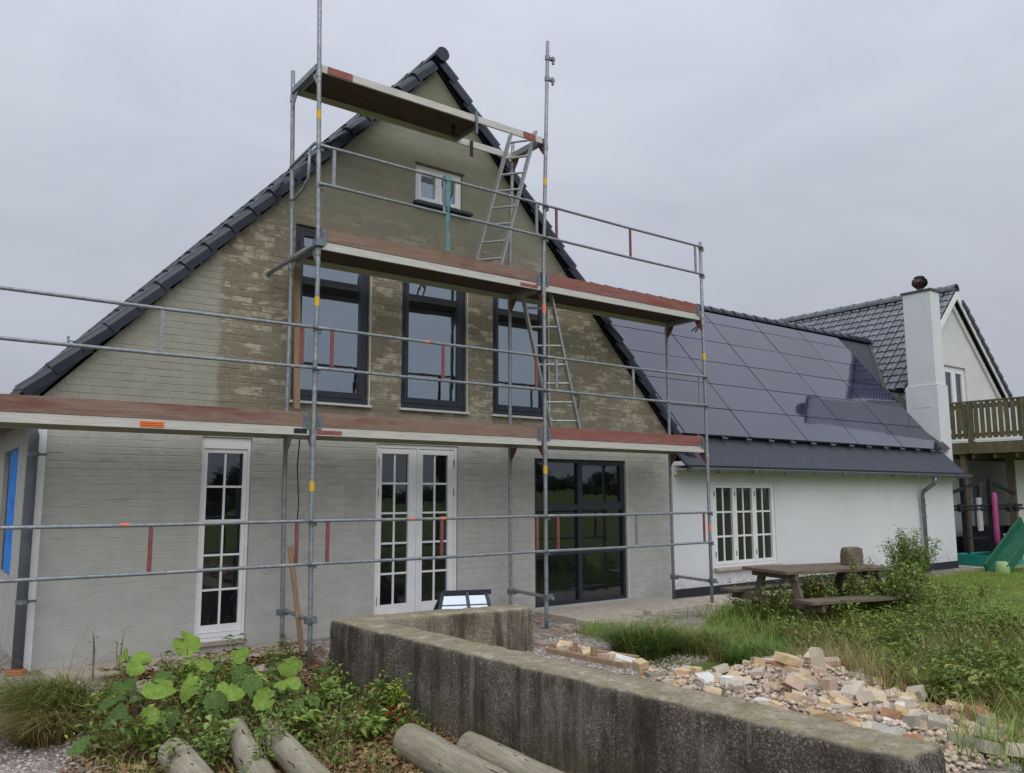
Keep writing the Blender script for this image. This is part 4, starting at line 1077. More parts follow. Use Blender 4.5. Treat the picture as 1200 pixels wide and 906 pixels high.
tag(MB().tube([(-1.97, -.42, 2.2), (-1.985, -.41, 1.9), (-1.96, -.42, 1.5), (-1.975, -.40, 1.12)], .007, 6).build('hanging_cable', 'black', None, org=(-1.97, -.42, 1.1)), 'thin dark cable hanging below the lower deck', 'cable')
tag(MB().tube([(1.45, YF-.03, 2.90), (1.50, YF-.06, 2.85), (1.56, YF-.03, 2.90), (1.54, YF-.06, 2.80), (1.53, YF-.05, 2.70)], .010, 6).build('tie_cord', 'black', None, org=(1.5, YF, 2.7)), 'short black cord tied round the rail by the lower ladder', 'cord')

# scaffolding of the left eaves, peeping over the roof
es = thing('rear_scaffold', (-2.5, 11.6, 0), 'far scaffold post and rails peeping over the left roof slope', 'scaffolding')
ex, ey = -2.50, 11.6
for x_ in (ex, ex+3.07): MB().tube([(x_, ey, -.03), (x_, ey, 5.18)], .028, 8).build('post', 'galv', es)
for z_ in (5.07, 4.72): MB().tube([(ex, ey-.03, z_), (ex+3.07, ey-.03, z_)], .02, 8).build('guard_rail', 'galv', es)
MB().box(ex+.14, ex+.18, ey-.04, ey-.02, 4.72, 5.07).build('rail_strut', 'galv', es)

# ================================================================== CONCRETE WALL
def rough_box(corners, z0, z1, nseg, seed, bev=.014, amp=.011):
    """four plan corners in order; subdivided, edges worn and faces uneven"""
    v, f = [], []; nu, nv, nz_ = nseg
    def P(u, v_, z):
        a = Vector(corners[0]).lerp(Vector(corners[1]), u); b = Vector(corners[3]).lerp(Vector(corners[2]), u)
        q = a.lerp(b, v_); p = Vector((q.x, q.y, z))
        c = Vector(((corners[0][0]+corners[2][0])/2, (corners[0][1]+corners[2][1])/2, 0))
        n_ = mnoise.noise_vector(p*7+Vector((seed, 0, 0)))*amp + mnoise.noise_vector(p*24+Vector((seed, 3, 0)))*amp*.5
        e = (u in (0, 1)) + (v_ in (0, 1)) + (z == z1)
        if e >= 2:
            k = bev*(.7+1.2*abs(mnoise.noise(p*9)))*(e-1)
            ctr = a.lerp(b, .5); ctr = Vector((ctr.x, ctr.y, z))
            axis = (Vector(corners[1])-Vector(corners[0])).normalized().to_3d()
            if v_ in (0, 1): p += (ctr-p).normalized()*k*.7
            if u == 0: p += axis*k*.7
            if u == 1: p -= axis*k*.7
            if z == z1: p.z -= k*.8
        return p+n_
    idx = {}
    def I(u, v_, z):
        key = (round(u, 5), round(v_, 5), round(z, 5))
        if key not in idx: idx[key] = len(v); v.append(tuple(P(u, v_, z)))
        return idx[key]
    U_ = [i/nu for i in range(nu+1)]; V_ = [i/nv for i in range(nv+1)]; Zs = [z0+(z1-z0)*i/nz_ for i in range(nz_+1)]
    for i in range(nu):
        for j in range(nv): f.append((I(U_[i], V_[j], z1), I(U_[i+1], V_[j], z1), I(U_[i+1], V_[j+1], z1), I(U_[i], V_[j+1], z1)))
        for k in range(nz_):
            f.append((I(U_[i], 0, Zs[k]), I(U_[i+1], 0, Zs[k]), I(U_[i+1], 0, Zs[k+1]), I(U_[i], 0, Zs[k+1])))
            f.append((I(U_[i], 1, Zs[k]), I(U_[i], 1, Zs[k+1]), I(U_[i+1], 1, Zs[k+1]), I(U_[i+1], 1, Zs[k])))
    for j in range(nv):
        for k in range(nz_):
            f.append((I(0, V_[j], Zs[k]), I(0, V_[j], Zs[k+1]), I(0, V_[j+1], Zs[k+1]), I(0, V_[j+1], Zs[k])))
            f.append((I(1, V_[j], Zs[k]), I(1, V_[j+1], Zs[k]), I(1, V_[j+1], Zs[k+1]), I(1, V_[j], Zs[k+1])))
    m_ = MB(); m_.v = v; m_.f = [q if True else q for q in f]; return m_
cw_ = thing('concrete_wall', (-1.9, -4, -.2), 'low weathered L-shaped concrete wall in front of the yard', 'wall')
rough_box([(-2.08, -1.52), (-1.84, -7.06), (-1.48, -7.06), (-1.72, -1.52)], -.6, .41, (120, 8, 22), 1).build('long_section', 'concrete', cw_, smooth=True)
rough_box([(-1.86, -1.80), (-.03, -2.10), (.03, -1.80), (-1.86, -1.50)], -.4, .418, (40, 7, 16), 5).build('return_section', 'concrete2', cw_, smooth=True)

# ================================================================== YARD THINGS
# roof lantern lying behind the wall
rl = thing('roof_lantern', (-.3, -1.1, -.03), 'small glazed roof lantern lying behind the concrete wall', 'roof lantern')
A, B = Vector((-.60, -.92, -.02)), Vector((.08, -1.20, -.02)); ax_ = (B-A).normalized(); sd_ = Vector((-ax_.y, ax_.x, 0))
hgt = Vector((0, 0, .51)); hw = .34
c0, c1, c2, c3 = A-sd_*hw, B-sd_*hw, B+sd_*hw, A+sd_*hw
r0, r1 = A+ax_*.16+hgt, B-ax_*.08+hgt
m_ = MB()
for p, q in ((c0, r0), (c3, r0), (c1, r1), (c2, r1)): m_.bar(p, q, .035, .03)
m_.bar(r0, r1+ax_*.06, .05, .05)
m_.build('frame', 'dark', rl)
m_ = MB()
for p, q in ((c0, c1), (c1, c2), (c2, c3), (c3, c0)): m_.bar(p, q, .06, .08)
m_.build('base_frame', 'whitewood', rl)
for q in ((c0, c1, r1, r0), (c2, c3, r0, r1)):
    MB().prism([Vector(x)+Vector((0, 0, -.012)) for x in q], (0, 0, .008)).build('pane', 'glass_up', rl)
MB().prism([c3, c0, r0], ax_*.006).build('pane', 'glass_up', rl)
mid_ = c0.lerp(r0, .5); MB().bar(mid_+ax_*.05, c1.lerp(r1, .5)-ax_*.03, .014, .014).build('glazing_bar', 'dark', rl)
for f_ in (.25, .75): MB().bar(c0.lerp(r0, f_)+ax_*.02, c1.lerp(r1, f_)-ax_*.02, .010, .012).build('glazing_bar', 'zinc', rl)
MB().bar(r0.lerp(r1, .55)+sd_*-.01, c0.lerp(c1, .62), .03, .03).build('glazing_bar', 'dark', rl)
# paved strip along the facade
tr = thing('paved_strip', (2, -.8, 0), 'strip of worn concrete slabs and pavers along the house', 'paving')
for k, (a, b, c, d) in enumerate(((1.55, 2.75, -1.02, -.12), (2.78, 3.98, -1.08, -.10), (4.0, 4.95, -1.15, -.45), (1.5, 2.2, -1.5, -1.06), (-4.3, -3.45, -.60, -.06), (-3.42, -2.6, -.66, -.05), (-2.57, -1.8, -.62, -.05))):
    z_ = .035 if k < 4 else -.02
    MB().prism([(a, c+random.uniform(-.04, .04), -.1), (b, c+random.uniform(-.04, .04), -.1), (b, d, -.1), (a, d, -.1)], (random.uniform(-.01, .01), 0, z_+.1)).build('slab', 'slab', tr, bevel=.008)
for k in range(46):
    x_ = random.uniform(.05, 1.45) if k < 34 else random.uniform(4.0, 4.9); y_ = random.uniform(-1.95, -.2) if k < 34 else random.uniform(-1.9, -1.2)
    a = random.choice((0, math.pi/2))+random.uniform(-.12, .12); z_ = gpz(x_, y_)
    ca, sa = math.cos(a), math.sin(a); q = [(x_+ca*u-sa*v_, y_+sa*u+ca*v_, z_-.03) for u, v_ in ((-.105, -.05), (.105, -.05), (.105, .05), (-.105, .05))]
    MB().prism(q, (0, 0, .03+.03*random.random()+.003*k/46)).build('paver', 'paver', tr)
# rusty angle iron / boards lying near the wing
for k, (p, q) in enumerate((((3.9, -1.45, .03), (5.2, -1.3, .05)), ((4.9, -1.2, .05), (6.3, -1.9, .06)))):
    tag(MB().bar(p, q, .12, .03).build('ground_board', 'bark', None, org=p, bevel=.003), ('brown board lying on gravel nearest the right scaffold post', 'brown board lying on gravel towards the picnic table')[k], 'board', 'boards on the gravel')
# picnic table
pt = thing('picnic_table', (3.4, -3.2, 0), 'old weathered wooden picnic table in front of the white wing', 'picnic table')
pa = Vector((2.84, -2.75, 0)); u_ = Vector((1.62, -.13, 0)); a_ = math.atan2(-.40, 1.55)
ux = Vector((math.cos(a_), math.sin(a_), 0)); uy = Vector((-math.sin(a_), math.cos(a_), 0)); cen = Vector((3.42, -3.20, 0))
def tp_(a, b, z): return cen+ux*a+uy*b+Vector((0, 0, z))
for k in range(5):
    b = -.32+.16*k; MB().bar(tp_(-.76-random.uniform(0, .03), b, .705), tp_(.80+random.uniform(0, .03), b, .705+random.uniform(-.004, .004)), .150, .036).build('top_plank', 'oldwood', pt, bevel=.003)
for s_ in (-1, 1):
    for k in range(2): MB().bar(tp_(-.80, s_*(.60+.14*k), .42), tp_(.80, s_*(.60+.14*k), .42), .13, .036).build('bench_plank', 'oldwood', pt, bevel=.003)
for e in (-.62, .62):
    MB().bar(tp_(e, -.38, .665), tp_(e, .38, .665), .045, .09).build('top_bearer', 'oldwood', pt)
    MB().bar(tp_(e, -.78, .36), tp_(e, .78, .36), .045, .09).build('seat_bearer', 'oldwood', pt)
    for s_ in (-1, 1): MB().bar(tp_(e+.04, s_*.26, .66), tp_(e+.04, s_*.52, -.02), .09, .045, (1, 0, 0)).build('leg', 'oldwood', pt)
m_ = rough_box([(-.12, -.09), (.12, -.09), (.12, .09), (-.12, .09)], 0, .21, (4, 4, 4), 9, .015, .008)
m_.v = [tuple(tp_(.62, .05, .726)+ux*a+uy*b+Vector((0, 0, c))) for a, b, c in m_.v]
tag(m_.build('wood_block', 'oldwood', None, org=tp_(.62, .05, .726)), 'squat grey wooden block standing on the picnic table', 'wood block')

# logs in the foreground
def log(a, b, r0, r1, label, seed):
    a, b = Vector(a), Vector(b); d = b-a; Ln = d.length; rnd = random.Random(seed)
    nz_, n_ = 14, 20; m_ = MB()
    prof = [(r0*.55, 0), (r0*.86, .004), (r0, .03)] + [(r0+(r1-r0)*k/nz_, .05+(Ln-.1)*k/nz_) for k in range(nz_+1)] + [(r1*.9, Ln-.01), (r1*.5, Ln)]
    for k, (rr, z_) in enumerate(prof):
        for j in range(n_):
            th_ = 2*math.pi*j/n_
            q = rr*(1+.05*mnoise.noise(Vector((math.cos(th_)*1.2, math.sin(th_)*1.2, z_*2.2+seed*7)))+.03*mnoise.noise(Vector((math.cos(th_)*4, math.sin(th_)*4, z_*5+seed))))
            m_.v.append((q*math.cos(th_), q*math.sin(th_), z_+(.012*mnoise.noise(Vector((math.cos(th_)*2, math.sin(th_)*2, seed))) if k < 3 else 0)))
    for k in range(len(prof)-1):
        for j in range(n_): m_.f.append((k*n_+j, k*n_+(j+1) % n_, (k+1)*n_+(j+1) % n_, (k+1)*n_+j))
    m_.f.append(tuple(range(n_))[::-1]); m_.f.append(tuple((len(prof)-1)*n_+j for j in range(n_)))
    me = bpy.data.meshes.new('log'); me.from_pydata(m_.v, [], m_.f); me.update(); me.materials.append(M['log']); me.polygons.foreach_set('use_smooth', [True]*len(me.polygons))
    o = bpy.data.objects.new('log', me); col.objects.link(o); o.location = a; o.rotation_mode = 'QUATERNION'; o.rotation_quaternion = d.to_track_quat('Z', 'Y')
    tag(o, label, 'log', 'logs lying in front of the concrete wall')
log((-3.90, -3.05, -.13), (-4.02, -4.9, -.15), 0.104, 0.108, 'pale log with brown stains nearest the gravel path', 1)
log((-3.36, -2.66, -.15), (-3.72, -4.5, -.17), 0.090, 0.099, 'middle log half sunk in the weeds beside its twin', 2)
log((-3.20, -2.95, -.14), (-3.42, -4.6, -.15), 0.090, 0.099, 'mottled log lying just right of the middle one', 3)
log((-2.47, -3.70, -.15), (-2.62, -5.7, -.17), 0.122, 0.126, 'thick grey log with cracked end near the concrete wall', 4)
log((-2.19, -4.05, -.16), (-2.30, -6.0, -.17), 0.104, 0.108, 'mossy log closest to the concrete wall', 5)

# brick rubble behind the wall
def rubble_mesh(sz, seed, mortar=False):
    rnd = random.Random(seed); a, b, c = [s_/2 for s_ in sz]; m_ = MB().box(-a, a, -b, b, -c, c)
    cut = rnd.choice((0, 1, 1, 2))
    vs = [list(v_) for v_ in m_.v]
    for v_ in vs:
        for k, s_ in enumerate((a, b, c)): v_[k] += rnd.uniform(-.08, .08)*s_
    if cut:      # broken end
        for k in (1, 2, 5, 6): vs[k][0] *= rnd.uniform(.35, 1)
        for k in (1, 6)[:cut]: vs[k][1] *= rnd.uniform(.4, 1)
    m_.v = [tuple(v_) for v_ in vs]
    me = bpy.data.meshes.new('rubble_brick'); me.from_pydata(m_.v, [], m_.f); me.update(); return me
protos = {}
for cn_ in ('yellow', 'pink', 'pale', 'grey', 'orange', 'white'):
    protos[cn_] = []
    for s_ in range(6):
        sz = (random.uniform(.11, .23), .108, .058) if s_ % 2 else (random.uniform(.07, .15), random.uniform(.06, .11), random.uniform(.05, .09))
        me = rubble_mesh(sz, s_*13+hash(len(cn_)) % 7); me.materials.append(M['brick_'+cn_]); protos[cn_].append(me)
RN = {'yellow': 'yellowish broken brick', 'pink': 'pinkish broken brick', 'pale': 'pale mortar-crusted brick', 'grey': 'grey lump of brick', 'orange': 'dull orange broken brick', 'white': 'white-faced brick fragment'}
def rlabel(cn_, x, y, sc_):
    z_ = 'at the heap left end' if y > -4.9 else 'mid heap' if y > -5.7 else 'right of mid heap' if y > -6.4 else 'at the heap right end'
    d_ = 'lying on the wall edge' if x < -1.25 else 'close behind the wall' if x < -.85 else 'well behind the wall' if x < -.3 else 'at the grassy back'
    return ('small ' if sc_ < .78 else '')+RN[cn_]+' '+d_+' '+z_
def put_brick(cn_, x, y, z, rot, mi=None, label=None, sc_=1, group=True):
    me = protos[cn_][random.randrange(6) if mi is None else mi]
    o = bpy.data.objects.new('rubble_brick', me); col.objects.link(o); o.location = (x, y, z); o.rotation_euler = rot; o.scale = (sc_,)*3
    tag(o, label or rlabel(cn_, x, y, sc_), 'brick', 'bricks of the rubble heap' if group else None); return o
pick = ['yellow']*6+['pink']*2+['pale']*8+['grey']*2+['orange']*2+['white']
nb = 0; tries = 0
while nb < 290 and tries < 6000:
    tries += 1
    y_ = random.uniform(-6.8, -4.05); x_ = -1.44+random.random()**1.25*2.5
    t_ = min(1, max(0, (-y_-4.1)/1.3)); wdt = .4+2.3*t_*(1-.45*max(0, min(1, (-y_-6.0))))
    f_ = (x_+1.44)/wdt
    if f_ > 1.1: continue
    layer = random.random() < .45*(1-f_)
    z_ = gpz(x_, y_)+random.uniform(-.012, .02)+(.045 if layer else 0)
    if x_ < -1.36: z_ = max(z_, .445)
    put_brick(random.choice(pick), x_, y_, z_, (random.uniform(-.35, .35), random.uniform(-.35, .35), random.uniform(0, 6.3)), None, None, random.choice((random.uniform(.5, .8), random.uniform(.75, 1.1)))); nb += 1
put_brick('white', -1.15, -6.60, gpz(-1.15, -6.6)+.09, (.15, .1, .2), 1, 'clean white glazed brick lying near the end of the wall', 1.05, False)
put_brick('pink', -.80, -5.75, gpz(-.8, -5.75)+.09, (.5, .3, .9), 1, 'large flat pink brick sloping in the middle of the heap', 1.15, False)
put_brick('pink', .55, -4.55, gpz(.55, -4.55)+.08, (1.1, .2, .5), 3, 'tilted pink brick with white face standing in the grass', 1.1, False)
put_brick('orange', -.95, -4.62, gpz(-.95, -4.62)+.07, (1.2, 0, .3), 2, 'upright orange brick lump left of the heap', 1.2, False)
put_brick('yellow', -.70, -4.15, gpz(-.7, -4.15)+.04, (.2, .1, 1), 5, 'single yellow brick at the back beside the grass', 1.0, False)
put_brick('pale', -.05, -5.45, gpz(-.05, -5.45)+.08, (1.4, .0, .4), 1, 'pale post-like brick standing up at the back of the heap', 1.3, False)
for x_, y_, s_ in ((.75, -5.75, 1.2), (1.2, -5.2, 1.2), (.2, -6.5, 1), (-.3, -6.7, 1.1), (.0, -6.9, 1), (-.55, -7.0, 1.2), (-.9, -7.25, 1.2)):
    put_brick('pale', x_, y_, gpz(x_, y_)+.06, (random.uniform(-.4, .4), random.uniform(-.4, .4), random.uniform(0, 6)), None, 'pale brick lying apart from the heap among weeds '+('beside the grass hump' if y_ > -6 else 'by the end of the wall' if x_ < -.5 else 'near the right edge'), s_)
# broken timber frame at the left end of the heap
bf = thing('broken_timber', (-1.35, -4.5, .41), 'broken rusty timber pieces on the wall left of the bricks', 'timber scrap')
for p, q, w_, h_ in (((-1.52, -4.15, .43), (-1.50, -4.95, .44), .05, .035), ((-1.45, -4.1, .45), (-1.30, -4.85, .45), .06, .03), ((-1.50, -4.4, .42), (-1.49, -4.42, .52), .03, .03), ((-1.50, -4.62, .42), (-1.50, -4.62, .52), .03, .03)):
    MB().bar(p, q, w_, h_).build('timber_piece', 'plank', bf)
# small crumbs
def pebbles(name, pts, rmin, rmax, mat, kind='stuff', jit=(.8, 1.2)):
    ico = np.array([(0, 0, 1), (.89, 0, .45), (.28, .85, .45), (-.72, .53, .45), (-.72, -.53, .45), (.28, -.85, .45), (.72, .53, -.45), (-.28, .85, -.45), (-.89, 0, -.45), (-.28, -.85, -.45), (.72, -.53, -.45), (0, 0, -1)])
    tri = np.array([(0, 1, 2), (0, 2, 3), (0, 3, 4), (0, 4, 5), (0, 5, 1), (1, 6, 2), (2, 7, 3), (3, 8, 4), (4, 9, 5), (5, 10, 1), (2, 6, 7), (3, 7, 8), (4, 8, 9), (5, 9, 10), (1, 10, 6), (11, 7, 6), (11, 8, 7), (11, 9, 8), (11, 10, 9), (11, 6, 10)])
    n_ = len(pts); rad = rng.uniform(rmin, rmax, n_)
    sc3 = rad[:, None]*rng.uniform(.6, 1.3, (n_, 3)); sc3[:, 2] *= .65
    a = rng.uniform(0, 6.28, n_)
    v = ico[None]*sc3[:, None]*rng.uniform(*jit, (n_, 12, 1))
    vx = v[..., 0]*np.cos(a)[:, None]-v[..., 1]*np.sin(a)[:, None]; vy = v[..., 0]*np.sin(a)[:, None]+v[..., 1]*np.cos(a)[:, None]
    v = np.stack([vx, vy, v[..., 2]], -1)+pts[:, None]
    f = (tri[None]+12*np.arange(n_)[:, None, None]).reshape(-1, 3)
    return npmesh(name, v.reshape(-1, 3), [f], mat, kind=kind)
def scatter(n_, x0, x1, y0, y1, cond=None, dz=0):
    x = rng.uniform(x0, x1, n_); y = rng.uniform(y0, y1, n_)
    if cond is not None: k = cond(x, y); x, y = x[k], y[k]
    return np.stack([x, y, gz(x, y)+dz], 1)
pts = np.concatenate([scatter(3500, -.2, 2.5, -3.6, -1.6), scatter(2200, 3.9, 8.0, -2.0, -.1), scatter(1200, -4.9, -4.2, -3.6, -1.2), scatter(900, -2.2, .6, -1.5, -.1)])
tag(pebbles('gravel', pts, .008, .02, 'pebble'), 'loose grey gravel scattered over the yard', 'gravel', kind='stuff')
pts = scatter(7000, -1.45, 1.2, -7.0, -4.1, lambda x, y: (x+1.45) < .3+1.5*np.clip((-y-4.2)/1.2, 0, 1)*rng.uniform(.4, 1.3, len(x)), .015)
k = pts[:, 0] < -1.38; pts[k, 2] = .425
tag(pebbles('rubble_crumbs', pts, .006, .024, 'mortar', 'stuff', (.45, 1.5)), 'crumbs of mortar and brick among the rubble', 'rubble', kind='stuff')

# things at the far right: play slide, sand tray, gym rack
sl_ = thing('play_slide', (15.6, -.3, -.1), 'dark green plastic play slide at the far right edge', 'slide')
p, q = Vector((13.35, -1.0, -.06)), Vector((15.0, -1.12, .92)); dd = (q-p).normalized(); sx_ = dd.cross(Vector((0, 0, 1))).normalized()
MB().bar(p, q, .42, .05).build('chute', 'green', sl_)
for s_ in (-1, 1): MB().bar(p+sx_*s_*.22+Vector((0, 0, .07)), q+sx_*s_*.22+Vector((0, 0, .07)), .05, .20).build('side_wall', 'green', sl_)
for s_ in (-1, 1): MB().bar(q+sx_*s_*.25, Vector((q.x+.3, q.y-.2, -.1))+sx_*s_*.25, .06, .06).build('leg', 'green', sl_)
sb = thing('sand_tray', (14.9, .0, -.1), 'teal plastic sand tray on the slab under the balcony', 'sand tray')
MB().prism([(14.45, -.38, -.06), (15.75, -.55, -.06), (15.95, .25, -.06), (14.6, .42, -.06)], (0, 0, .07)).build('tray_base', 'teal', sb)
m_ = MB(); cc = [Vector(q) for q in ((14.45, -.38, .08), (15.75, -.55, .08), (15.95, .25, .08), (14.6, .42, .08))]
for k in range(4): m_.bar(cc[k], cc[(k+1) % 4], .09, .26)
m_.build('tray_wall', 'teal', sb, bevel=.015)
m_ = MB().lathe((13.35, -1.12, -.1), [(.14, 0), (.15, .02), (.135, .16), (.115, .26), (.09, .275), (.02, .28)], 14)
tag(m_.build('green_bucket', 'lime', None, org=(13.35, -1.12, -.1), smooth=True), 'pale green plastic bucket upturned on the lawn edge', 'bucket')
MB_ = MB().prism([(13.95, -.75, -.2), (16.6, -1.1, -.2), (16.8, 1.0, -.2), (13.95, 1.0, -.2)], (0, 0, .155)); tag(MB_.build('porch_slab', 'slab', None, org=(15, 0, -.1)), kind='structure')
gy_ = thing('exercise_rack', (15.6, .2, -.05), 'black exercise rack with pink punch bag under the balcony', 'exercise rack')
for x_, y_ in ((15.05, .35), (15.75, .05)): MB().box(x_-.05, x_+.05, y_-.05, y_+.05, -.05, 2.0).build('upright', 'black', gy_)
MB().bar((14.6, .45, 1.60), (15.75, .05, 1.96), .07, .07).bar((15.75, .05, 1.90), (16.5, -.2, 1.60), .07, .07).build('top_bar', 'black', gy_)
for z_, e in ((1.30, .4), (1.22, .55)): MB().tube([(14.45, .42, z_), (16.5+e*.3, -.30, z_+.02)], .03, 10).build('cross_bar', 'black', gy_)
for x_, y_ in ((14.5, .40), (16.4, -.26), (14.75, .3), (16.15, -.2)): MB().tube([(x_, y_-.04, 1.26), (x_, y_+.04, 1.26)], .10, 14).build('weight_disc', 'black', gy_)
for z_ in (.15, .55): MB().bar((15.05, .35, z_), (15.75, .05, z_), .05, .05).build('lower_bar', 'black', gy_)
MB().box(15.28, 15.46, .12, .17, .72, 1.50).build('back_pad', 'bottle', gy_)
MB().tube([(15.66, -.08, .35), (15.66, -.08, .5), (15.68, -.08, 1.55), (15.68, -.08, 1.62)], [.05, .062, .062, .04], 14).build('punch_bag', 'pink', gy_, smooth=True)
tag(MB().lathe((15.98, -.16, -.04), [(.12, 0), (.14, .03), (.14, .42), (.10, .52), (.05, .54), (.05, .62), (.07, .63), (.07, .68)], 16).build('gas_bottle', 'bottle', None, org=(15.98, -.16, -.04), smooth=True), 'grey gas bottle standing beside the pink punch bag', 'gas bottle')
tag(MB().box(16.3, 17.4, .35, .9, -.05, .75).box(16.27, 17.43, .32, .93, .75, .79).build('storage_chest', 'plinth', None, org=(16.8, .6, -.05), bevel=.01), 'black storage chest under the porch window', 'chest')

# ================================================================== VEGETATION
def blades(name, pts, h, wd, bend, mat, seed=0, kind='stuff', parent=None, spread=.25, az=None):
    """grass blades: h, wd are (min, max); each blade is a bent tapered strip"""
    g_ = np.random.default_rng(seed+11); n_ = len(pts)
    H = g_.uniform(h[0], h[1], n_)*g_.uniform(.55, 1, n_); W = g_.uniform(wd[0], wd[1], n_); a = g_.uniform(0, 6.283, n_)
    if az: a = g_.normal(az[0], az[1], n_)
    tilt = g_.uniform(0, spread, n_); b = g_.uniform(bend[0], bend[1], n_)*H
    dx, dy = np.cos(a), np.sin(a); px, py = -dy, dx
    lv = [(0, 1, 0), (.38, .9, .12), (.72, .62, .45), (1, 0, 1)]
    V = []
    for t_, w_, bb in lv:
        off = tilt*H*t_+b*bb; zz = H*t_*(1-.35*bb*np.clip(b/np.maximum(H, 1e-3), 0, 1.2))
        cx_ = pts[:, 0]+dx*off; cy_ = pts[:, 1]+dy*off; cz_ = pts[:, 2]-.01+zz
        if w_ > 0:
            V += [np.stack([cx_-px*W*w_/2, cy_-py*W*w_/2, cz_], 1), np.stack([cx_+px*W*w_/2, cy_+py*W*w_/2, cz_], 1)]
        else: V.append(np.stack([cx_, cy_, cz_], 1))
    V = np.stack(V, 1).reshape(-1, 3); i = 7*np.arange(n_)[:, None]
    q = np.concatenate([i+np.array([[0, 1, 3, 2]]), i+np.array([[2, 3, 5, 4]])]); t = i+np.array([[4, 5, 6]])
    return npmesh(name, V, [q, t], mat, parent, kind)
def leafy(name, pts, size, mat, seed=0, kind='stuff', parent=None, updown=.6, aspect=.45):
    """small folded leaves at the given points"""
    g_ = np.random.default_rng(seed+5); n_ = len(pts); Ls = g_.uniform(size[0], size[1], n_)
    a = g_.uniform(0, 6.283, n_); el = g_.uniform(-updown, updown, n_)
    d_ = np.stack([np.cos(a)*np.cos(el), np.sin(a)*np.cos(el), np.sin(el)], 1)
    s_ = np.stack([-np.sin(a), np.cos(a), g_.uniform(-.5, .5, n_)], 1); s_ /= np.linalg.norm(s_, axis=1)[:, None]
    nn = np.cross(d_, s_)
    W = Ls*aspect/2; fold = W*.5
    p0 = pts; p1 = pts+d_*(Ls*.45)[:, None]+s_*W[:, None]+nn*fold[:, None]; p2 = pts+d_*Ls[:, None]-nn*(Ls*.12)[:, None]; p3 = pts+d_*(Ls*.45)[:, None]-s_*W[:, None]+nn*fold[:, None]
    V = np.stack([p0, p1, p2, p3], 1).reshape(-1, 3); i = 4*np.arange(n_)[:, None]
    return npmesh(name, V, [np.concatenate([i+np.array([[0, 1, 2]]), i+np.array([[0, 2, 3]])])], mat, parent, kind)
def nz2(x, y, s=1.0, o=0.): return np.array([mnoise.noise(Vector((a*s+o, b*s-o, o*.3))) for a, b in zip(x, y)])
def clump_pts(n_, x0, x1, y0, y1, s=1.4, o=0., thr=0., cond=None):
    p = scatter(n_, x0, x1, y0, y1, cond); return p[nz2(p[:, 0], p[:, 1], s, o)+rng.uniform(-.12, .12, len(p)) > thr]
def T(o, label, cat, kind='stuff', group=None): return tag(o, label, cat, group, kind)

# -- right of the wall
inr = lambda x, y: (x > -1.3) & ~((x < .35) & (y < -4.2) & (x < -1.2+1.5*np.clip((-y-4.2)/1.2, .1, 1)))
T(blades('lawn_grass', scatter(26000, 7.0, 15.5, -4.8, -.5, lambda x, y: (x-7)*.28+y > -4.6), (.03, .07), (.006, .011), (.1, .5), 'lawn', 1), 'short bright lawn in front of the balcony', 'grass')
p = np.concatenate([clump_pts(12000, .6, 3.9, -3.2, -1.6, 1.5, 2., .05), clump_pts(9000, 1.4, 4.2, -3.9, -2.6, 1.2, 5., -.15)])
T(blades('yard_grass', p, (.10, .30), (.004, .009), (.3, 1.0), 'grass', 2), 'green grass growing through the yard gravel', 'grass')
p = scatter(20000, 2.2, 7.5, -5.2, -1.4, lambda x, y: ((x-4.2)/2.2)**2+((y+3.3)/1.5)**2 < 1)
T(blades('rank_grass', p, (.14, .42), (.004, .010), (.3, 1.0), 'grass', 3), 'rank green grass on the hump before the picnic table', 'grass')
p = np.concatenate([clump_pts(9000, 1.0, 3.4, -4.9, -3.5, 1.6, 7., -.1), clump_pts(9000, .3, 2.6, -6.4, -4.6, 1.4, 9., .02)])
T(blades('dry_grass', p, (.12, .36), (.003, .007), (.4, 1.1), 'dry', 4), 'dry straw-coloured grass behind the rubble heap', 'grass')
p = scatter(11000, -.9, 5.5, -7.4, -4.2, lambda x, y: (x*.9-(-y-4.6)*.15 > .6) | (y < -6.7))
T(blades('meadow_grass', p, (.16, .46), (.003, .008), (.4, 1.1), 'grass', 5), 'long mixed meadow grass at the right', 'grass')
p = clump_pts(7000, .0, 4.6, -7.6, -5.2, 1.1, 3., .08)
T(blades('seeding_grass', p, (.25, .60), (.002, .005), (.3, .8), 'dry', 6), 'tall seeding dry grass at the right edge', 'grass')
def weeds(name, centres, n_leaf, hgt_, rad, size, mat, seed, stems=True):
    P, St = [], MB(); g_ = np.random.default_rng(seed)
    for cx_, cy_ in centres:
        z_ = gpz(cx_, cy_); hh = hgt_*g_.uniform(.6, 1.15); ns = 3
        for s_ in range(ns):
            ex_, ey_ = cx_+g_.normal(0, rad*.5), cy_+g_.normal(0, rad*.5)
            t_ = g_.uniform(.08, 1, n_leaf//ns)
            jit = g_.normal(0, rad*.22, (len(t_), 3)); jit[:, 2] *= .5
            P.append(np.stack([cx_+(ex_-cx_)*t_, cy_+(ey_-cy_)*t_, z_+hh*t_], 1)+jit)
            if stems: St.tube([(cx_, cy_, z_-.02), ((cx_+ex_)/2, (cy_+ey_)/2, z_+hh*.5), (ex_, ey_, z_+hh)], [.005, .004, .002], 4, False)
    o = leafy(name, np.concatenate(P), size, mat, seed)
    return o, St
cs = [(x, y) for x, y in zip(rng.uniform(2.0, 7.6, 300), rng.uniform(-5.0, -1.5, 300)) if mnoise.noise(Vector((x*1.2, y*1.2, 5.1))) > -.1 and ((x-4.3)/1.75)**2+((y+3.15)/1.25)**2 < 1]
o, St = weeds('weed_patch', cs, 90, .46, .16, (.03, .075), 'weeddk', 21)
T(o, 'dense green nettles and weeds round the picnic table', 'weeds'); T(St.build('weed_stems', 'stem', None), 'thin stems of the weeds round the picnic table', 'weeds')
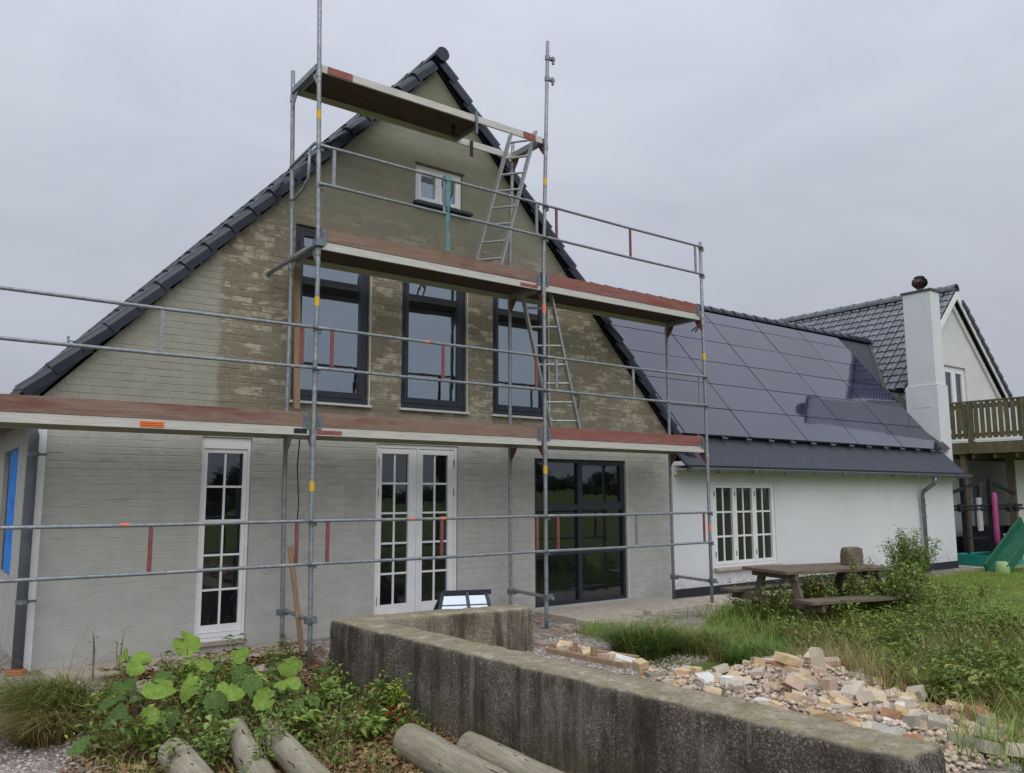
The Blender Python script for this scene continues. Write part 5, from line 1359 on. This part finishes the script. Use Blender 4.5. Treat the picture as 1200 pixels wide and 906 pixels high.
cs = [(x, y) for x, y in zip(rng.uniform(.4, 5.5, 330), rng.uniform(-7.4, -4.3, 330)) if x*.9-(-y-4.6)*.15 > .8 and x < 4.2+(-y-5)*.3]
o, St = weeds('meadow_weeds', cs, 48, .34, .14, (.02, .06), 'weed', 22)
T(o, 'mixed low weeds in the meadow at the right', 'weeds'); T(St.build('meadow_stems', 'stem', None), 'stalks standing in the meadow at the right', 'weeds')
cs = [(x, y) for x, y in zip(rng.uniform(1.9, 5.2, 200), rng.uniform(-5.6, -3.2, 200)) if mnoise.noise(Vector((x*1.1, y*1.1, 3.3))) > .02 and (x-1.6)*.8 > (-y-4.6)]
o, St = weeds('nettle_patch', cs, 80, .36, .17, (.025, .07), 'weeddk', 27)
T(o, 'dark green nettle patch between the rubble and the lawn', 'weeds')
cs = [(x, y) for x, y in zip(rng.uniform(.6, 4.5, 200), rng.uniform(-7.0, -4.8, 200)) if mnoise.noise(Vector((x*1.3, y*1.3, 8.3))) > .0 and x > .6+(-y-5)*-.1]
o, St = weeds('dock_patch', cs, 60, .36, .15, (.04, .09), 'weeddk', 28)
T(o, 'broad-leaved green weeds at the right edge', 'weeds')
p = scatter(2600, 1.1, 3.4, -5.2, -3.9, lambda x, y: ((x-2.0)/.75)**2+((y+4.5)/.38)**2 < 1, .012)
T(leafy('dead_stalks', p, (.05, .14), 'brownleaf', 66, updown=.3, aspect=.12), 'patch of flattened dead stalks behind the rubble heap', 'dead stalks')
# grass tussock just behind the wall and others
def tussock(name, x, y, n_, h, rad, mat, mat2, label, seed, bend=(.5, 1.2), az=None):
    a = rng.uniform(0, 6.28, n_); r_ = rad*np.sqrt(rng.uniform(0, 1, n_)); px, py = x+r_*np.cos(a), y+r_*np.sin(a)
    pts = np.stack([px, py, gz(px, py)], 1); t = thing(name, (x, y, gpz(x, y)), label, 'grass tussock', 'grass tussocks')
    for o_, (pp, mm, sd__) in zip(('blades', 'dead_blades'), ((pts[:int(n_*.75)], mat, seed), (pts[int(n_*.75):], mat2, seed+1))):
        o = blades(o_, pp, h, (.004, .009), bend, mm, sd__, 'stuff', None, .5, az); o.parent = t; o.location = -Vector((x, y, gpz(x, y)))
tussock('tussock', .62, -3.02, 3200, (.25, .55), .26, 'grassdk', 'dry', 'big green tussock with pale drooping blades behind the wall', 31)
tussock('tussock', 1.25, -3.25, 1800, (.2, .45), .30, 'grass', 'dry', 'bushy green tussock right of the biggest one', 33)
tussock('tussock', 1.15, -4.05, 1800, (.2, .42), .30, 'grassdk', 'grass', 'dark green tussock close behind the bricks', 35)
tussock('tussock', 2.9, -2.85, 1500, (.2, .42), .30, 'grass', 'grass', 'bright green tussock left of the picnic bench', 37)
tussock('tussock', -4.34, -1.25, 2300, (.25, .62), .27, 'dry2', 'grass', 'large yellowing tussock beside the drainpipe', 39, (.7, 1.5), (3.7, 1.0))
tussock('tussock', -4.46, -1.75, 1100, (.22, .55), .22, 'dry', 'dry2', 'straw-coloured tussock by the gravel path', 41, (.8, 1.5), (3.9, .8))
# shrub in front of the white wing
def shrub(name, x, y, h, nst, nleaf, rad, size, mat, label, seed, cat='shrub'):
    g_ = np.random.default_rng(seed); z_ = gpz(x, y); t = thing(name, (x, y, z_), label, cat); St = MB(); P = []
    for s_ in range(nst):
        a = g_.uniform(0, 6.28); lean_ = g_.uniform(.1, 1)*rad; hh = h*g_.uniform(.65, 1)*(1-.25*lean_/rad); top = Vector((x+lean_*math.cos(a), y+lean_*math.sin(a), z_+hh))
        mid_ = Vector((x, y, z_)).lerp(top, .5)+Vector((g_.normal(0, .03), g_.normal(0, .03), .05))
        St.tube([(x, y, z_-.02), mid_, top], [.008, .005, .002], 5, False)
        for q in range(nleaf):
            f_ = g_.uniform(.2, 1); pp = (Vector((x, y, z_)).lerp(mid_, f_*2) if f_ < .5 else mid_.lerp(top, f_*2-1)); P.append(tuple(pp+Vector(g_.normal(0, .035, 3))))
    St.build('stems', 'stem', t)
    o = leafy('foliage', np.array(P), size, mat, seed); o.parent = t; o.location = -Vector((x, y, z_)); return t
shrub('shrub', 7.25, -2.35, 1.25, 48, 105, .50, (.03, .07), 'weed', 'loose grey-green shrub before the white wing', 51)
shrub('weed_plant', 3.35, -3.75, .95, 3, 60, .10, (.03, .07), 'weeddk', 'tall weed with spiky flower head by the table edge', 52, 'weed')
shrub('weed_plant', 3.75, -3.7, .86, 2, 45, .08, (.03, .06), 'weeddk', 'slim weed rising before the middle of the picnic table', 53, 'weed')
shrub('weed_plant', 3.72, -4.05, .80, 14, 70, .30, (.03, .075), 'weed', 'bushy weed hiding the right end of the picnic bench', 56, 'weed')
shrub('weed_plant', 4.35, -3.85, .72, 12, 65, .30, (.03, .075), 'weed', 'low bushy weed just right of the picnic table', 57, 'weed')
shrub('weed_plant', 5.2, -3.3, .60, 9, 60, .32, (.03, .07), 'weed', 'pale leafy weed between the picnic table and the lawn', 58, 'weed')
shrub('shrub', 3.6, -6.2, .55, 14, 55, .40, (.03, .06), 'weeddk', 'dark leafy weed bush at the far right edge', 54)
shrub('weed_plant', 6.6, -3.6, .55, 8, 40, .25, (.03, .06), 'weeddk', 'small thistly plant at the edge of the lawn', 55, 'weed')

# -- left of the wall: flower bed run wild
bed = lambda x, y: (x-y*.28 > -3.72) & (x < -1.98)
p = scatter(9000, -4.6, -1.95, -5.6, -.5, bed)
T(blades('bed_grass', p[nz2(p[:, 0], p[:, 1], 1.8, 4.) > -.05], (.04, .16), (.003, .006), (.3, 1.0), 'dry', 61), 'thin dry grass in the weedy bed', 'grass')
T(blades('bed_green_grass', p[nz2(p[:, 0], p[:, 1], 2.1, 14.) > .12][:2600], (.05, .20), (.003, .007), (.3, 1.0), 'grass', 62), 'fresh grass in the weedy bed', 'grass')
p = scatter(5600, -4.6, -1.95, -5.6, -.4, bed, .015)
T(leafy('leaf_litter', p, (.03, .085), 'brownleaf', 63, updown=.25, aspect=.6), 'brown dead leaves on the bed', 'leaves')
p = scatter(900, -3.0, -1.7, -1.3, -.1, None, .01)
T(leafy('wood_chips', p, (.03, .08), 'brownleaf', 64, updown=.2, aspect=.3), 'wood chips at the foot of the scaffolding', 'wood chips')
cs = [(x, y) for x, y in zip(rng.uniform(-4.3, -2.0, 105), rng.uniform(-3.4, -.6, 105)) if x-y*.28 > -3.68]
o, St = weeds('bed_weeds', cs, 42, .26, .11, (.03, .085), 'weed', 23)
T(o, 'tangle of low weeds in the bed before the house', 'weeds'); T(St.build('bed_stems', 'stem', None), 'stalks of the weeds in the bed', 'weeds')
cs = [(x, y) for x, y in zip(rng.uniform(-3.9, -2.1, 55), rng.uniform(-4.6, -3.0, 55))]
o, St = weeds('front_weeds', cs, 24, .16, .10, (.02, .06), 'weed', 24)
T(o, 'sparse small weeds between the logs', 'weeds')
# bindweed-like curled leaves and tall dead stalks
for k, (x, y, h, lab) in enumerate(((-3.12, -1.72, .72, 'tall leafy weed stalk before the narrow white door'), (-3.50, -2.45, .55, 'curled yellowing weed stalk among the big leaves'), (-2.62, -2.2, .62, 'thin dead stalk near the leaning plank'), (-3.95, -.62, .62, 'dry grass stalk against the house wall'), (-3.72, -.55, .50, 'green grass stalk beside the dry one'))):
    shrub('weed_stalk', x, y, h, 2 if k > 1 else 3, 26 if k < 2 else 9, .06, (.04, .09) if k < 2 else (.02, .05), 'weed' if k < 2 else 'dry', lab, 70+k, 'weed')
for k, (x, y, h) in enumerate(((-3.3, -3.3, .42), (-3.75, -3.35, .36), (-3.55, -3.7, .40), (-2.25, -2.05, .40), (-2.75, -2.6, .34), (-4.0, -3.4, .34))):
    shrub('weed_stalk', x, y, h, 3, 22, .07, (.03, .07), 'weed', ('leafy stalk just left of the middle log', 'leafy stalk standing beside the brown-stained log', 'leafy stalk in front between the first logs', 'leafy stalk close to the corner of the concrete wall', 'leafy stalk behind the mottled log', 'leafy stalk at the gravel edge')[k], 80+k, 'weed')
g_ = np.random.default_rng(77)
BW = ((-3.95, -2.75, 'pale green stalk at the gravel edge below the big leaves'), (-3.45, -1.95, 'curly pale green stalk between the big round leaves'), (-3.05, -2.15, 'pale green stalk right of the curly one'), (-3.62, -3.05, 'pale green stalk behind the brown-stained log'),
      (-2.95, -3.05, 'pale green stalk over the end of the mottled log'), (-4.15, -1.75, 'pale green stalk in front of the straw tussock'), (-3.30, -1.30, 'pale green stalk before the narrow white door frame'), (-2.5, -2.45, 'pale green stalk close to the wall corner'), (-2.5, -3.25, 'low pale green rosette by the thick grey log'))
for k, (x, y, lab) in enumerate(BW):
    shrub('weed_stalk', x, y, (.38, .52, .46, .34, .30, .36, .42, .32, .16)[k], 4, 30, .09, (.05, .11), 'limeweed', lab, 120+k, 'weed')
t = shrub('lime_weed', -2.23, -3.1, .42, 3, 50, .05, (.04, .075), 'limeleaf', 'yellow-green weed with red leaves at its foot', 90, 'weed')
g_ = np.random.default_rng(3); pr = np.stack([-2.23+g_.normal(0, .045, 34), -3.1+g_.normal(0, .045, 34), gpz(-2.23, -3.1)+g_.uniform(.08, .16, 34)], 1)
o = leafy('red_leaves', pr, (.04, .08), 'redleaf', 91); o.parent = t; o.location = -t.location
# butterbur: big round leaves on stalks
def big_leaf(c, rad, tilt_dir, tilt, mat, parent, base, rnd):
    m_ = MB(); n_ = 44; c = Vector(c)
    nrm = Vector((math.cos(tilt_dir)*math.sin(tilt), math.sin(tilt_dir)*math.sin(tilt), math.cos(tilt)))
    ux_ = nrm.cross(Vector((0.3, .9, .1))).normalized(); uy_ = nrm.cross(ux_); ph = rnd.uniform(0, 6.28); nv = rnd.choice((9, 11)); sd_ = rnd.uniform(0, 50)
    m_.v.append(tuple(c)); rings = (.2, .42, .64, .84, 1.0); cup = rnd.uniform(-.30, .22)
    for q in rings:
        for k in range(n_):
            a = 2*math.pi*k/n_; da = ((a+math.pi) % (2*math.pi))-math.pi
            notch = 1-.70*math.exp(-(da/.24)**2)*q
            rr = rad*q*notch*(1+.05*math.sin(nv*a+ph)*q+.06*mnoise.noise(Vector((math.cos(a)*2, math.sin(a)*2, sd_)))+.03*q*math.sin(23*a+ph))
            vein = -abs(math.sin(nv*a/2+ph))*.5
            h_ = rad*(.13*q*q*math.cos(2*a+ph)+.085*vein*q*(1.25-q*.4)+cup*q*q+.12*q*mnoise.noise(Vector((math.cos(a)*1.6*q, math.sin(a)*1.6*q, sd_+9))))
            m_.v.append(tuple(c+ux_*rr*math.cos(a+ph)+uy_*rr*math.sin(a+ph)+nrm*h_))
    for k in range(n_): m_.f.append((0, 1+k, 1+(k+1) % n_))
    for q in range(len(rings)-1):
        for k in range(n_): a, b = 1+q*n_+k, 1+q*n_+(k+1) % n_; m_.f.append((a, a+n_, b+n_, b))
    o = m_.build('leaf', mat, parent, smooth=True)
    MB().tube([base, base.lerp(c, .55)+Vector((rnd.uniform(-.03, .03), rnd.uniform(-.03, .03), .03)), c-nrm*.005], [.008, .006, .005], 6).build('leaf_stalk', 'stem', o)
rs_ = random.Random(31)
LV = [(-3.19, -.80, .20, .17, 1), (-3.74, -1.28, .17, .17, 1), (-3.83, -2.40, .16, .15, 1), (-4.05, -3.0, .12, .10, 1), (-3.27, -1.63, .16, .13, 1), (-2.92, -1.45, .17, .15, 1), (-2.93, -2.62, .12, .16, 1), (-3.25, -2.98, .10, .12, 1),
      (-2.68, -2.06, .15, .13, 1), (-3.79, -.95, .18, .09, 1), (-4.18, -2.62, .05, .13, 0), (-4.45, -2.9, -.02, .10, 0), (-3.87, -2.85, .05, .10, 0), (-2.88, -2.95, .04, .11, 0), (-3.5, -2.7, .06, .12, 0), (-3.57, -2.25, .10, .13, 1), (-3.13, -2.40, .08, .13, 0),
      (-3.95, -1.8, .10, .13, 0), (-3.4, -2.0, .10, .13, 0), (-3.05, -1.95, .08, .13, 0), (-2.6, -1.75, .10, .10, 0), (-2.75, -2.35, .02, .10, 0), (-3.65, -1.7, .12, .14, 0), (-3.0, -2.95, .0, .09, 0), (-4.12, -2.2, .08, .12, 0), (-3.72, -2.05, .12, .12, 1), (-3.35, -2.55, .12, .13, 1), (-2.3, -1.95, .06, .09, 0)] + [(rs_.uniform(-4.1, -2.5), rs_.uniform(-2.9, -1.1), rs_.uniform(-.10, .08), rs_.uniform(.05, .09), 0) for _ in range(26)]
grp = {}
plants = [('butterbur', -3.75, -1.5, 'big-leaved plant with broad leaves nearest the drainpipe tussock'), ('butterbur', -3.2, -1.2, 'big-leaved plant growing before the narrow white door'), ('butterbur', -2.85, -2.3, 'big-leaved plant beside the corner of the concrete wall'), ('butterbur', -3.75, -2.6, 'big-leaved plant low at the edge of the gravel'), ('butterbur', -3.3, -2.4, 'big-leaved plant in the middle of the weedy bed')]
pl = [thing(n_, (x, y, gpz(x, y)), lab, 'plant', 'butterbur plants in the bed') for n_, x, y, lab in plants]
rnd = random.Random(5)
for x, y, z_, rad, br in LV:
    k = min(range(5), key=lambda q: (plants[q][1]-x)**2+(plants[q][2]-y)**2)
    bx, by = plants[k][1]*.5+x*.5, plants[k][2]*.5+y*.5
    big_leaf((x, y, z_), rad*rnd.uniform(.62, .86), rnd.uniform(3.2, 5.3), rnd.uniform(.15, 1.05), 'butter' if br else 'butterdk', pl[k], Vector((bx, by, gpz(bx, by))), rnd)
# paper scraps
for k, (x, y, lab) in enumerate(((-3.62, -2.75, 'white paper scrap beside the pale log'), (-3.72, -1.9, 'white scrap half under the big leaves'), (-4.35, -3.0, 'small white scrap on the gravel edge'))):
    z_ = gpz(x, y)+.04; q = [Vector((x+rnd.uniform(-.05, .05)+a*.05, y+b*.04, z_+rnd.uniform(0, .05))) for a, b in ((-1, -1), (1, -1), (1, 1), (-1, 1))]
    tag(MB().prism(q, (0, .0, .002)).build('paper_scrap', 'petal', None, org=(x, y, z_)), lab, 'paper scrap')
# stones in the bed
for k, (x, y, rr, lab) in enumerate(((-2.45, -1.0, .10, 'pale stone at the foot of the scaffolding'), (-3.62, -1.0, .12, 'flat pale stone under the big leaves'))):
    m_ = rough_box([(x-rr*1.6, y-rr), (x+rr*1.6, y-rr), (x+rr*1.6, y+rr), (x-rr*1.6, y+rr)], gpz(x, y)-.05, gpz(x, y)+.07, (6, 5, 4), k+3, .03, .015)
    tag(m_.build('stone', 'slab', None, org=(x, y, gpz(x, y))), lab, 'stone')

# -- trees across the field behind the viewer (they show in the window panes)
def tree(x, y, h, seed, label):
    g_ = np.random.default_rng(seed); z_ = gpz(x, y); t = thing('tree', (x, y, z_), label, 'tree', 'trees across the field')
    tr_ = MB().tube([(x, y, z_-.2), (x+.1, y, z_+h*.3), (x+.2, y+.1, z_+h*.7)], [h*.035, h*.025, h*.01], 8); P = []
    for q in range(7):
        a = g_.uniform(0, 6.28); e = Vector((x+math.cos(a)*h*.28, y+math.sin(a)*h*.28, z_+h*g_.uniform(.5, .8))); tr_.tube([(x+.1, y, z_+h*.3), e], [h*.015, h*.005], 6)
        c = np.array(e); P.append(c+g_.normal(0, h*.10, (260, 3)))
    P.append(np.array((x, y, z_+h*.72))+g_.normal(0, h*.14, (600, 3)))
    tr_.build('trunk', 'bark', t); o = leafy('crown', np.concatenate(P), (h*.09, h*.16), 'crown', seed, 'thing'); o.parent = t; o.location = -t.location
    if 'kind' in o: del o['kind']
for k, (x, y, h) in enumerate(((22, -128, 6.5), (38, -122, 8), (60, -128, 6.5), (84, -124, 9), (101, -126, 8.5), (118, -120, 5.5), (134, -128, 7))):
    tree(x, y, h, 200+k, 'broad leafy tree standing across the field behind the viewer')
p = np.concatenate([np.stack([rng.uniform(-40, 190, 9000), rng.uniform(-142, -134, 9000), rng.uniform(0, 1, 9000)**1.6*3.2], 1)])
p[:, 2] += gz(p[:, 0], p[:, 1])
T(leafy('far_hedge', p, (1.2, 2.6), 'crown', 300), 'hedge line far across the field behind the viewer', 'hedge')
